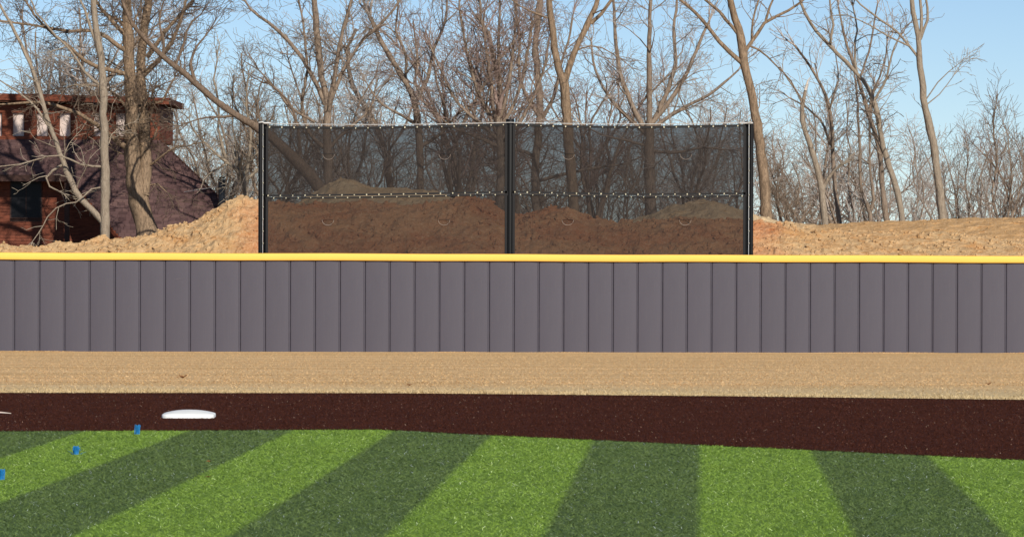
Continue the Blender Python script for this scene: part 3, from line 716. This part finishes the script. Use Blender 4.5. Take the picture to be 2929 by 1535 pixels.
PAR = dict(wob=.17, up=[.05, .05, .04, .03, .02], tmin=.0068, maxlev=4, clear=.25, ang=(.5, 1.15), dens=[1.5, 2.6, 3.4, 3.0, 0], len=[1.9, 1.25, .8, .5, .3])
def pr(**k): d = dict(PAR); d.update(k); return d
V_ = MT

traced('broadleaf_tree', 139, [
    (0, 33, 18, [(424, 672), (404, 603), (385, 521), (374, 428), (378, 380)]),
    (0, 19, 12, [(376, 400), (378, 329), (373, 241), (367, 137), (365, 55), (359, -30), (352, -160)]),
    (0, 18, 10, [(410, 560), (418, 470), (412, 400), (408, 300), (401, 219), (405, 137), (417, 55), (428, -27), (445, -150)]),
    (0, 13, 4, [(352, -150), (300, -260), (270, -400), (200, -560), (180, -700)]), (0, 10, 4, [(445, -140), (500, -250), (520, -400), (600, -520), (620, -700)]), (0, 10, 4, [(352, -160), (380, -300), (360, -480), (400, -700)]),  # limbs above the view, also next line, added to shadow the house
    (0, 8, 3, [(365, -30), (250, -120), (150, -180), (60, -300)]), (0, 8, 3, [(428, -27), (540, -120), (650, -200), (720, -330)]),
    (1, 8, 4, [(398, 225), (430, 200), (460, 172), (490, 120), (520, 60), (540, -20)]),
    (1, 8, 3, [(420, 165), (450, 126), (471, 88), (510, 49), (554, 0), (600, -70)]),
    (1, 8, 3, [(370, 215), (329, 203), (274, 192), (236, 175), (219, 153), (181, 120), (115, 66), (71, 0)]),
    (1, 8, 3, [(368, 150), (340, 137), (307, 104), (263, 82), (208, 93), (153, 82), (82, 71), (0, 60)]),
    (1, 8, 4, [(366, 110), (329, 71), (296, 33), (263, -10)]),
    (1, 9, 2.5, [(374, 432), (335, 405), (307, 378), (247, 334), (164, 302), (110, 290), (55, 296), (-10, 299)]),
    (1, 5, 2, [(378, 330), (345, 280), (310, 250), (270, 245), (215, 240), (190, 250)]),
    (1, 6, 2, [(405, 300), (435, 290), (470, 300), (480, 250), (500, 220)]),
    (1, 5, 2, [(410, 410), (440, 395), (450, 370), (430, 340)]),
    (1, 3.5, 1.5, [(405, 500), (430, 530), (450, 525), (480, 550)]),
    ], [pr(dens=[2.2, 3.4, 3.4, 2.4, 0], len=[2.2, 1.4, .9, .5, .3], wob=.26, up=[.02, .0, .0, .0, .0])] * 2, (V_['rough'], V_['twig_dark']), 'thick rough barked bare tree rising in front of the house roof', 1, spread=.6)
traced('young_tree', 134, [
    (0, 13.5, 8, [(301, 690), (301, 603), (301, 493), (299, 384), (296, 274), (293, 192), (280, 110), (266, 0), (258, -120)]),
    (0, 10, 3.5, [(299, 640), (263, 598), (230, 576), (203, 521), (181, 466), (159, 406), (132, 329), (115, 263), (88, 186), (60, 121), (16, 44), (-20, -20)]),
    (0, 8, 3, [(258, -110), (230, -250), (250, -400), (200, -520)]), (0, 6, 3, [(262, -60), (320, -180), (360, -320)]), (0, 4, 2, [(-20, -20), (-90, -150), (-120, -300)]),  # unseen top limbs, added to cast more branch shadow on the house
    (1, 4, 1.6, [(299, 477), (260, 474), (236, 477), (203, 455), (164, 439), (110, 455), (55, 471), (-10, 477)]),
    (1, 2.8, 1.3, [(299, 534), (258, 534), (236, 560), (225, 592), (186, 570), (132, 620), (126, 647), (93, 691)]),
    (1, 5.5, 2.5, [(291, 180), (263, 82), (241, 27), (220, -30)]),
    (1, 5, 2, [(296, 250), (270, 232), (236, 208), (203, 142), (137, 82), (93, 16), (70, -40)]),
    (1, 4.5, 2, [(181, 470), (150, 490), (120, 500), (135, 540), (180, 553)]),
    (1, 4.5, 2, [(145, 370), (110, 310), (60, 270), (0, 230)]),
    ], [pr(dens=[.8, 1.5, 2.6, 2.4, 0], len=[1.5, 1.1, .7, .45, .3], wob=.2, up=[.03, .01, .0, 0, 0])] * 2, (V_['pale'], V_['twig_pale']), 'slender pale forked tree in front of the thick rough tree', 2, spread=.3)
traced('leaning_tree', 133, [
    (0, 20, 11.5, [(945, 578), (908, 526), (853, 466), (799, 411), (755, 373), (725, 357)]),
    (0, 11, 5, [(725, 357), (674, 329), (614, 285), (559, 241), (521, 203), (466, 164), (417, 115), (378, 71), (351, 10)]),
    (1, 6, 2, [(559, 241), (540, 180), (560, 130), (600, 90)]), (1, 5, 2, [(500, 190), (530, 120), (535, 60), (575, 40)]),
    (1, 6, 2.5, [(853, 466), (860, 400), (845, 330), (820, 280), (770, 240)]), (1, 5, 2, [(466, 164), (470, 110), (450, 60), (470, -10)]),
    (1, 5, 2, [(674, 329), (640, 340), (600, 330), (540, 350)]),
    ], [pr(dens=[1.0, 2.2, 3.0, 2.6, 0], len=[1.6, 1.1, .7, .4, .3])] * 2, (V_['dark'], V_['twig_dark']), 'leaning tree trunk slanting down behind the left screen post', 3, spread=.2)
traced('forked_tree', 131, [
    (0, 16, 13, [(1645, 640), (1634, 493), (1623, 356), (1614, 247), (1612, 225)]),
    (0, 11, 8, [(1612, 235), (1595, 192), (1584, 110), (1573, 27), (1566, -60)]),
    (0, 10, 6, [(1614, 240), (1625, 214), (1642, 143), (1680, 71), (1702, 22), (1722, -40)]),
    (1, 6, 4, [(1690, 68), (1720, 40), (1752, 0), (1775, -40)]), (1, 3, 1.5, [(1587, 60), (1516, 33), (1461, 0), (1420, -30)]),
    (1, 3, 1.5, [(1640, 150), (1660, 135), (1720, 128), (1760, 160)]),
    ], [pr(dens=[.7, 2.0, 2.8, 2.4, 0], len=[1.5, 1.0, .6, .4, .3])] * 2, (V_['rough'], V_['twig_brown']), 'bare tree with a Y fork rising behind the right half of the screen', 4, spread=.2)
traced('broadleaf_tree', 129, [
    (0, 15.5, 8, [(2193, 632), (2187, 521), (2168, 384), (2152, 274), (2127, 181), (2122, 110), (2102, 55), (2086, -11), (2070, -90)]),
    (1, 7, 3.5, [(2122, 180), (2085, 150), (2053, 121), (2031, 82), (1987, 33), (1938, -5), (1900, -40)]),
    (1, 6, 3, [(2124, 160), (2163, 99), (2188, 60), (2253, 33), (2290, 8), (2330, -30)]), (1, 5, 3, [(2112, 100), (2058, 33), (2015, 0), (1980, -40)]),
    (1, 4, 2.5, [(2190, 60), (2205, 20), (2220, -30)]), (1, 3.5, 2, [(2150, 120), (2150, 60), (2170, 0), (2165, -40)]),
    (1, 3, 1.5, [(2140, 130), (2166, 137), (2221, 186), (2259, 230), (2289, 280)]),
    ], [pr(dens=[.55, 2.2, 2.8, 2.4, 0], len=[1.4, 1.0, .6, .4, .3], clear=.5)] * 2, (V_['rough'], V_['twig_brown']), 'tall brown barked tree rising just right of the screen', 5, spread=.25)
traced('broken_tree', 131, [
    (0, 10, 5, [(2360, 640), (2352, 548), (2336, 477), (2314, 406), (2292, 351), (2292, 307), (2303, 258)]),
    (1, 6, 4, [(2353, 545), (2370, 510), (2385, 488)]), (1, 3, 1.5, [(2296, 300), (2272, 250), (2240, 205)]),
    ], [pr(dens=[.3, 1.0, 2.4, 2.4, 0], len=[.9, .8, .5, .3, .3], maxlev=3)] * 2, (V_['pale'], V_['twig_pale']), 'curved snapped tree with a pale broken tip', 6, spread=.1, tip=[(2303, 259), (2307, 245), (2310, 233), (2317, 221)])
traced('young_tree', 136, [
    (0, 7, 3, [(2402, 640), (2391, 548), (2382, 466), (2380, 356), (2371, 296), (2352, 247), (2319, 192), (2275, 130)]),
    (1, 4, 2, [(2378, 417), (2347, 340), (2308, 307), (2260, 280)]), (1, 3, 1.5, [(2374, 310), (2400, 230), (2390, 150)]),
    ], [pr(dens=[1.0, 2.2, 2.8, 2.4, 0], len=[1.3, .9, .6, .4, .3])] * 2, (V_['greyb'], V_['twig_grey']), 'thin dark stemmed tree standing right of the snapped tree', 7, spread=.2)
traced('young_tree', 133, [
    (0, 9, 3, [(2583, 640), (2563, 526), (2533, 450), (2522, 395), (2506, 307), (2489, 258), (2451, 208), (2418, 175), (2374, 132), (2336, 93), (2303, 44), (2286, -5), (2275, -60)]),
    (1, 4, 2, [(2451, 208), (2440, 150), (2455, 90), (2440, 20)]), (1, 4, 2, [(2374, 132), (2385, 70), (2370, 10), (2380, -40)]), (1, 4, 2, [(2500, 290), (2540, 220), (2545, 160), (2570, 110)]),
    ], [pr(dens=[1.2, 2.4, 3.0, 2.4, 0], len=[1.5, 1.1, .65, .4, .3])] * 2, (V_['pale'], V_['twig_brown']), 'tree whose trunk sweeps up and left over its neighbours', 8, spread=.3)
traced('young_tree', 135, [
    (0, 8.5, 2.5, [(2537, 640), (2525, 548), (2522, 466), (2508, 390), (2484, 329), (2460, 240), (2435, 164), (2410, 90), (2400, 20)]),
    (1, 3.5, 2, [(2484, 329), (2500, 250), (2530, 190), (2540, 120)]), (1, 3.5, 2, [(2456, 230), (2490, 150), (2500, 80), (2510, 10)]),
    ], [pr(dens=[1.5, 2.6, 3.0, 2.4, 0], len=[1.5, 1.1, .65, .4, .3], up=[.1, .08, .05, .03, 0])] * 2, (V_['greyb'], V_['twig_grey']), 'upright tree directly left of the sweeping trunk', 9, spread=.3)
traced('forked_tree', 137, [
    (0, 7, 5, [(2492, 640), (2490, 603), (2478, 585)]), (0, 5.5, 2.5, [(2485, 592), (2467, 570), (2459, 493), (2459, 406), (2451, 274), (2440, 180)]),
    (0, 5, 2.5, [(2492, 600), (2508, 575), (2492, 530), (2489, 493), (2486, 356), (2500, 250)]),
    ], [pr(dens=[1.4, 2.4, 2.8, 2.4, 0], len=[1.3, .9, .6, .4, .3])] * 2, (V_['greyb'], V_['twig_grey']), 'thin tree forking low just above the dirt', 10, spread=.2)
traced('tall_tree', 130, [
    (0, 12, 6, [(2697, 632), (2681, 493), (2670, 411), (2656, 340), (2640, 280), (2635, 219), (2629, 164), (2629, 110), (2615, 66), (2607, 0), (2600, -60)]),
    (1, 5, 3.5, [(2631, 115), (2640, 44), (2626, 0), (2620, -50)]), (1, 4.5, 3, [(2633, 112), (2656, 60), (2662, 22), (2645, -10)]),
    (1, 4.5, 2, [(2629, 168), (2599, 132), (2571, 93), (2522, 60), (2484, 33), (2445, -5), (2400, -40)]), (1, 3, 1.5, [(2600, 132), (2539, 104), (2484, 71), (2429, 44)]),
    (1, 2, 1, [(2645, 290), (2680, 240), (2710, 200), (2740, 185)]), (1, 2, 1, [(2650, 300), (2690, 270), (2730, 215)]),
    ], [pr(dens=[.15, 1.2, 2.4, 2.0, 0], len=[.9, .8, .5, .3, .3])] * 2, (V_['pale'], V_['twig_pale']), 'tall pale trunk standing alone farthest right against open sky', 11, spread=.2)
traced('vase_shaped_tree', 140, [
    (0, 17, 13, [(1862, 640), (1858, 500), (1856, 400), (1856, 356)]),
    (0, 9, 4, [(1857, 380), (1858, 250), (1856, 110), (1862, 0), (1865, -80)]), (0, 8, 3, [(1856, 390), (1815, 320), (1779, 230), (1760, 130), (1757, 27), (1740, -60)]),
    (0, 8, 3, [(1858, 370), (1905, 274), (1935, 180), (1925, 80), (1940, -20)]), (0, 7, 3, [(1860, 360), (1930, 270), (1975, 190), (2009, 99), (2030, 60)]),
    (0, 6, 2.5, [(1860, 370), (1950, 310), (2025, 274), (2070, 240), (2112, 200)]), (0, 6, 2.5, [(1855, 390), (1800, 340), (1740, 280), (1700, 200), (1690, 120)]),
    (1, 5, 2, [(1857, 420), (1790, 400), (1720, 390), (1660, 350)]), (1, 6, 2, [(1858, 430), (1930, 440), (2010, 420), (2090, 430)]),
    ], [pr(dens=[2.2, 3.0, 3.0, 2.2, 0], len=[1.5, 1.0, .65, .4, .3], up=[.1, .08, .05, .03, 0])] * 2, (V_['greyb'], V_['twig_grey']), 'vase shaped tree with many stems fanning above the screen', 12, spread=.5)
traced('broadleaf_tree', 139, [
    (0, 13, 7, [(942, 600), (938, 500), (936, 400), (936, 356), (938, 300), (919, 219), (908, 110), (898, 0), (890, -80)]),
    (0, 8, 3, [(938, 330), (952, 247), (974, 110), (1007, 0), (1020, -60)]), (0, 7, 2.5, [(930, 300), (881, 192), (831, 121), (771, 66), (711, 27), (690, -20)]),
    (0, 6, 2.5, [(945, 290), (985, 192), (1040, 110), (1128, 33), (1160, -30)]), (0, 6, 2.5, [(925, 420), (880, 380), (860, 300), (880, 200), (870, 90), (850, -20)]),
    (1, 6, 2, [(938, 430), (990, 370), (1050, 330), (1090, 250)]), (1, 5, 2, [(900, 350), (830, 310), (780, 240), (740, 200)]),
    ], [pr(dens=[2.0, 2.8, 3.0, 2.2, 0], len=[1.5, 1.1, .65, .4, .3], up=[.1, .07, .04, .02, 0])] * 2, (V_['greyb'], V_['twig_brown']), 'many branched tree rising behind the left half of the screen', 13, spread=.4)
traced('broadleaf_tree', 143, [
    (0, 11, 6, [(1205, 610), (1202, 480), (1196, 351), (1188, 285), (1160, 236), (1117, 164), (1084, 110), (1060, 50)]),
    (0, 6, 2.5, [(1190, 290), (1225, 220), (1240, 140), (1275, 60), (1280, -30)]), (0, 5, 2, [(1160, 236), (1165, 160), (1130, 90), (1140, 10)]), (0, 5, 2, [(1198, 360), (1150, 330), (1090, 300), (1050, 240)]),
    (0, 6, 2, [(1200, 420), (1270, 380), (1310, 320), (1370, 290)]),
    ], [pr(dens=[1.8, 2.6, 3.0, 2.2, 0], len=[1.5, 1.1, .65, .4, .3])] * 2, (V_['greyb'], V_['twig_grey']), 'tree bending left above the middle of the left screen panel', 14, spread=.4)
traced('gnarled_tree', 146, [
    (0, 9, 8, [(708, 600), (706, 564), (699, 528), (694, 500)]), (0, 6, 2, [(697, 520), (676, 475), (646, 470), (625, 440), (608, 433), (591, 410), (560, 390), (540, 340)]),
    (0, 6, 2, [(700, 520), (709, 475), (714, 425), (720, 370), (700, 300), (710, 230)]), (0, 5, 2, [(704, 515), (735, 490), (770, 450), (800, 400)]),
    (1, 5, 2, [(646, 470), (640, 420), (620, 370), (630, 300), (610, 230), (620, 170)]), (1, 4, 2, [(646, 470), (610, 490), (575, 515), (590, 470)]), (1, 4, 2, [(676, 475), (680, 420), (660, 360), (670, 290)]),
    ], [pr(dens=[2.2, 2.8, 3.0, 2.2, 0], len=[1.4, 1.0, .65, .4, .3], wob=.2)] * 2, (V_['pale'], V_['twig_pale']), 'gnarled short trunked tree between the flue pipe and the screen', 15, spread=.4)
traced('dense_tree', 141, [
    (0, 14, 9, [(1428, 620), (1432, 480), (1430, 380), (1425, 330)])] + [
    (0, 6, 2.2, pl) for pl in (
        [(1428, 400), (1400, 330), (1365, 260), (1340, 170), (1320, 80), (1310, -30)], [(1428, 390), (1410, 300), (1400, 200), (1385, 100), (1370, 0), (1365, -70)],
        [(1428, 350), (1430, 250), (1425, 130), (1430, 20), (1425, -80)], [(1426, 350), (1450, 270), (1465, 170), (1475, 70), (1480, -40)], [(1428, 370), (1470, 300), (1500, 210), (1515, 110), (1540, 10), (1545, -60)],
        [(1428, 400), (1370, 350), (1310, 300), (1270, 220), (1230, 130)], [(1430, 400), (1490, 350), (1530, 270), (1560, 190), (1570, 110)], [(1428, 420), (1360, 390), (1300, 370), (1240, 320)])],
    [pr(dens=[3.4, 3.6, 3.2, 2.0, 0], len=[1.5, 1.0, .65, .4, .3], up=[.13, .1, .06, .03, 0], ang=(.35, .9))] * 2, (V_['greyb'], V_['twig_red']), 'dense reddish twiggy tree behind the centre post', 16, spread=.6)
traced('branching_tree', 145, [
    (0, 12, 7, [(1535, 620), (1530, 500), (1538, 400), (1545, 330), (1540, 230), (1530, 130), (1545, 20), (1550, -60)]),
    (0, 6, 2, [(1540, 330), (1500, 270), (1480, 190), (1490, 110), (1470, 20)]), (0, 6, 2, [(1545, 350), (1585, 280), (1600, 200), (1625, 120), (1640, 40)]), (1, 6, 2, [(1533, 450), (1480, 420), (1440, 440), (1390, 400)]),
    (1, 6, 2, [(1533, 520), (1600, 500), (1700, 480), (1790, 470), (1850, 440)]),
    ], [pr(dens=[2.4, 3.0, 3.0, 2.0, 0], len=[1.4, 1.0, .65, .4, .3], up=[.1, .08, .05, .03, 0])] * 2, (V_['greyb'], V_['twig_red']), 'twiggy tree between the centre post and the Y forked trunk', 17, spread=.5)

# background trees: four grown models, each copied as a tree of its own
def template(seed, kind):
    r = random.Random(seed); out = []
    if kind == 'fan':
        p = pr(dens=[2.0, 2.6, 2.8, 1.8, 0], len=[2.0, 1.3, .8, .45, .3], up=[.10, .08, .05, .03, 0], ang=(.35, .95), tmin=.0062)
        for i in range(7):
            a = r.uniform(0, 6.28); t = r.uniform(.08, .55); grow(out, (0, 0, .2 + .1 * i), nrm((math.cos(a)*t, math.sin(a)*t, 1)), r.uniform(6.5, 9.5), .085, 0, p, r)
        out.append((0, [(0, 0, -.2), (0, 0, .5), (.02, .02, 1.1)], [.2, .17, .12]))
    elif kind == 'single':
        p = pr(dens=[3.2, 2.6, 2.8, 2.0, 0], len=[3.0, 1.6, .9, .45, .3], up=[.05, .10, .06, .03, 0], ang=(.5, 1.1), tmin=.0062, clear=.22)
        grow(out, (0, 0, 0), (0, 0, 1), 9.5, .15, 0, p, r)
    elif kind == 'sapling':
        p = pr(dens=[4.2, 3.0, 2.6, 0, 0], len=[1.6, .9, .5, .3, .3], up=[.10, .12, .08, .03, 0], ang=(.35, .8), tmin=.006, maxlev=3, clear=.12)
        grow(out, (0, 0, 0), (.05, 0, 1), 6.0, .05, 0, p, r)
        for i in range(2): a = r.uniform(0, 6.28); grow(out, (0, 0, .3), nrm((math.cos(a)*.3, math.sin(a)*.3, 1)), 4.6, .04, 0, p, r)
    elif kind == 'thicket':
        p = pr(dens=[2.9, 2.8, 2.6, 0, 0], len=[1.7, 1.0, .55, .3, .3], up=[.04, .05, .04, .03, 0], ang=(.5, 1.2), tmin=.0065, maxlev=3, clear=.08, wob=.18)
        for i in range(5): a = r.uniform(0, 6.28); t = r.uniform(.1, .7); grow(out, (0, 0, .1), nrm((math.cos(a)*t, math.sin(a)*t, 1)), r.uniform(3.5, 5.5), .05, 0, p, r)
    return out
def top_of(out): return max(q[2] for l in out for q in l[1])
TPL = {}
def get_tpl(kind, seed, mats):
    key = (kind, seed, mats)
    if key not in TPL:
        out = template(seed, kind); r = make_tree('bare_tree', (0, 0, 0), out, 0, (V_[mats[0]], V_[mats[1]]), 'x'); TPL[key] = [r, top_of(out), False]
    return TPL[key]
def place(kind, seed, mats, px, ytop, Y, label, group=None, rot=0, name='bare_tree', wide=1.0):
    t = get_tpl(kind, seed, mats)
    if not t[2]: root = t[0]; t[2] = True
    else:
        root = t[0].copy(); col.objects.link(root)
        for ch in t[0].children: c = ch.copy(); col.objects.link(c); c.parent = root
    x = P(px, 600, Y)[0]; z = .25; h = P(px, ytop, Y)[2] - z; s = h / t[1]
    root.location = (x, Y, z); root.scale = (s * wide, s * wide, s); root.rotation_euler = (0, 0, rot); root.name = name
    root['label'] = label; root['category'] = 'tree'
    if group: root['group'] = group
    elif 'group' in root: del root['group']
BG = [  # kind, seed, (bark, twig), px, top py, depth, label
 ('single', 31, ('greyb', 'twig_grey'), 60, -150, 158, 'grey bare tree behind the house at the left edge of the photo'),
 ('fan', 32, ('greyb', 'twig_brown'), 200, -120, 162, 'many stemmed bare tree behind the house, left of the pale forked trunk'),
 ('single', 31, ('greyb', 'twig_grey'), 480, 20, 160, 'grey bare tree behind the right end of the flat roof'),
 ('fan', 33, ('greyb', 'twig_grey'), 620, 120, 165, 'low spreading bare tree behind the flue pipe'),
 ('fan', 32, ('greyb', 'twig_brown'), 790, 30, 160, 'bare tree behind the left end of the screen'),
 ('fan', 33, ('greyb', 'twig_grey'), 1020, 60, 158, 'grey many stemmed tree behind the middle of the left screen half'),
 ('single', 31, ('greyb', 'twig_grey'), 1130, -60, 165, 'upright grey tree left of the dense reddish tree'),
 ('fan', 34, ('greyb', 'twig_red'), 1320, -90, 156, 'reddish fan shaped tree left of the centre post'),
 ('single', 35, ('greyb', 'twig_red'), 1490, -120, 160, 'reddish tree just right of the centre post'),
 ('fan', 34, ('greyb', 'twig_red'), 1700, 60, 163, 'small reddish tree directly right of the Y forked trunk'),
 ('fan', 33, ('greyb', 'twig_grey'), 1960, 130, 160, 'grey fan shaped tree behind the right end of the screen'),
 ('fan', 32, ('greyb', 'twig_brown'), 2255, 330, 162, 'low brown bare tree right of the tall brown trunk'),
 ('sapling', 36, ('greyb', 'twig_grey'), 2425, 60, 150, 'upright thin tree behind the low forked tree'),
 ('sapling', 36, ('greyb', 'twig_grey'), 2620, 380, 150, 'thin small tree at the foot of the tall pale trunk'),
 ('sapling', 37, ('greyb', 'twig_brown'), 2868, 175, 155, 'pointed bare tree farthest right above the dirt'),
 ('fan', 34, ('greyb', 'twig_red'), 2935, 330, 165, 'reddish bare tree cut by the right edge of the photo'),
]
for i, (kind, seed, mats, px, yt_, Y_, lab) in enumerate(BG): place(kind, seed, mats, px, yt_, Y_, lab, rot=i * 1.7)
rb = random.Random(99)
for sec, (xa_, xb_, nn, ylo, yhi, lab, grp) in enumerate([
    (-40, 560, 9, 120, 260, 'thin bare tree in the row showing above the house roof', 'thin trees above the house roof'),
    (560, 760, 6, 300, 430, 'small bare tree in the thicket between the house and the screen', 'small trees between the house and the screen'),
    (780, 1440, 11, 230, 430, 'small bare tree in the thicket behind the left half of the screen', 'small trees behind the left half of the screen'),
    (1470, 2130, 11, 230, 430, 'small bare tree in the thicket behind the right half of the screen', 'small trees behind the right half of the screen'),
    (2200, 2640, 8, 290, 440, 'small bare tree in the thicket behind the trunks right of the screen', 'small trees right of the screen'),
    (2700, 2960, 7, 300, 400, 'small bare tree in the low thicket at the right end', 'small trees at the right end')]):
    ORD = ['leftmost', 'second from left', 'third from left', 'fourth from left', 'fifth from left', 'sixth from left', 'seventh from left', 'eighth from left', 'ninth from left', 'tenth from left', 'eleventh from left', 'twelfth from left', 'thirteenth from left']
    for i in range(nn):
        x = xa_ + (xb_ - xa_) * (i + .5) / nn + rb.uniform(-10, 10); kd, sd_, mt = rb.choice([('sapling', 36, ('greyb', 'twig_grey')), ('sapling', 37, ('greyb', 'twig_brown')), ('thicket', 41, ('greyb', 'twig_grey')), ('thicket', 42, ('greyb', 'twig_brown'))])
        place(kd, sd_, mt, x, rb.uniform(ylo, yhi), rb.uniform(172, 215), lab + ', ' + ORD[i], grp, rot=rb.uniform(0, 6.28), name='small_bare_tree')
for k, t in TPL.items():
    if not t[2]: print('unused template', k)

# ------------------------------------------------------------------ second base, markers and small things
b = G(534, 1195.5, .004); base = empty('base_bag', (b[0], b[1] + .19, .004), 'white domed rubber base on the brown turf', 'base')
V = []; F = []; NR, NA = 9, 48; W = .187
def sq(a, r):   # rounded square outline
    c, s = math.cos(a), math.sin(a); n = 9; k = (abs(c)**n + abs(s)**n) ** (-1/n); return r * k * c, r * k * s
rings = [(1.0, 0), (1.0, .014), (.994, .021), (.982, .0255)] + [(q, .0262 + .027 * (1 - (q / .985) ** 2)) for q in (.93, .82, .68, .5, .3, .12)]
for rr, z in rings:
    for j in range(NA): x, y = sq(2*math.pi*j/NA, W * rr); V.append((x, y, z - .002 * (abs(x) / W) ** 3))
for i in range(len(rings) - 1):
    for j in range(NA): F.append((i*NA+j, i*NA+(j+1) % NA, (i+1)*NA+(j+1) % NA, (i+1)*NA+j))
o = mesh_np('base_cover', V, [F, [tuple(range((len(rings)-1)*NA, len(rings)*NA))]], MT['white'], base, smooth=True); o.data.set_sharp_from_angle(angle=R_(50)); base.rotation_euler[2] = R_(1.5)
m = MB(); m.box((-.17, -.17, -.003), (.17, .17, .003)); m.build('anchor_plate', MT['black'], base)

def marker(px, py, h, wdt, lean, label, seed, loose=False):
    g = G(px, py); root = empty('turf_marker', g, label, 'marker', 'blue bristle markers in the turf'); r = random.Random(seed)
    V = []; F = []
    for i in range(46):
        bx = r.gauss(0, wdt * .22); by = r.gauss(0, .006); sp = r.uniform(-1, 1)
        tx = bx + sp * wdt * .36 + lean * h; ty = by + r.gauss(0, .01); th = h * r.uniform(.8, 1.05); wd = .0022
        if loose and i % 9 == 0: tx = bx + r.uniform(.02, .05) * r.choice((-1, 1, 1)); th = h * r.uniform(.1, .9)
        k = len(V); mx, my = bx + (tx - bx) * .45, (by + ty) / 2
        V += [(bx - wd, by, -.004), (bx + wd, by, -.004), (mx + wd, my, th * .55), (mx - wd, my, th * .55), (tx + wd * .7, ty, th), (tx - wd * .7, ty, th)]
        F += [(k, k+1, k+2, k+3), (k+3, k+2, k+4, k+5)]
    mesh_np('bristles', V, [F], MT['blue'], root)
    m = MB(); m.tube([(0, 0, -.004), (lean * h * .25, 0, h * .35)], [.010, .012], 8); m.build('socket', MT['blue'], root)
marker(393, 1241, .062, .030, .05, 'blue bristle marker standing on the edge of the brown turf', 1)
marker(217, 1299, .050, .034, .05, 'ragged blue bristle marker in the light green stripe', 2, True)
marker(1, 1371, .056, .046, .08, 'blue bristle marker cut off by the left edge of the photo', 3)
def leaf(px, py, size, mat, label, seed, zoff=0):
    g = G(px, py, 0); r = random.Random(seed); z = gz(g[1]) + .012 + zoff
    if py < 1120:
        for Yq in np.linspace(34, 99, 500):
            if P(px, py, Yq)[2] < gz(Yq) + .03: g = P(px, py, Yq); break
        z = gz(g[1]) + .012
    m = MB(); pts = []
    for i in range(10):
        a = i * 2 * math.pi / 10; k = size * (1 if i % 2 == 0 else .6) * r.uniform(.8, 1.1); pts.append((k * math.cos(a), k * .8 * math.sin(a), .35 * size * abs(math.cos(a)) ** 1.5 + r.uniform(0, .2) * size + size * .2))
    m.add([(0, 0, 0)] + pts, [(0, i + 1, (i + 1) % 10 + 1) for i in range(10)]); m.tube([(0, 0, 0), (-size * .6, -size * .3, size * .3), (-size * 1.3, -size * .4, size * .2)], size * .05, 4)
    o = m.build('fallen_leaf', MT[mat]); o.location = (g[0], g[1], z + .012); return tag(o, label, 'leaf', 'fallen leaves')
leaf(600, 1332, .016, 'leaf', 'small orange leaf on the dark green stripe', 1)
leaf(597, 1377, .015, 'leafb', 'small brown leaf on the light green stripe', 2)
leaf(524, 1079, .05, 'leafb', 'dry brown leaf on the straw coloured grass above the base', 3)
leaf(1172, 1101, .03, 'leafb', 'small dry leaf on the straw grass near its brown edge', 4)
leaf(2828, 1098, .03, 'leafb', 'small dry leaf on the straw grass at the far right', 5)
g = G(10, 1182, .01); m = MB(); m.tube([(g[0] - .12, g[1], .014), (g[0] - .02, g[1] + .01, .018), (g[0] + .055, g[1], .012)], [.006, .006, .003], 6)
o = m.build('stick', MT['stick'], None, True); tag(o, 'thin pale stick lying on the brown turf at the left edge', 'stick')
print('TRIS', sum(len(p.vertices) - 2 for o in set(o.data for o in bpy.data.objects if o.type == 'MESH') for p in o.polygons))
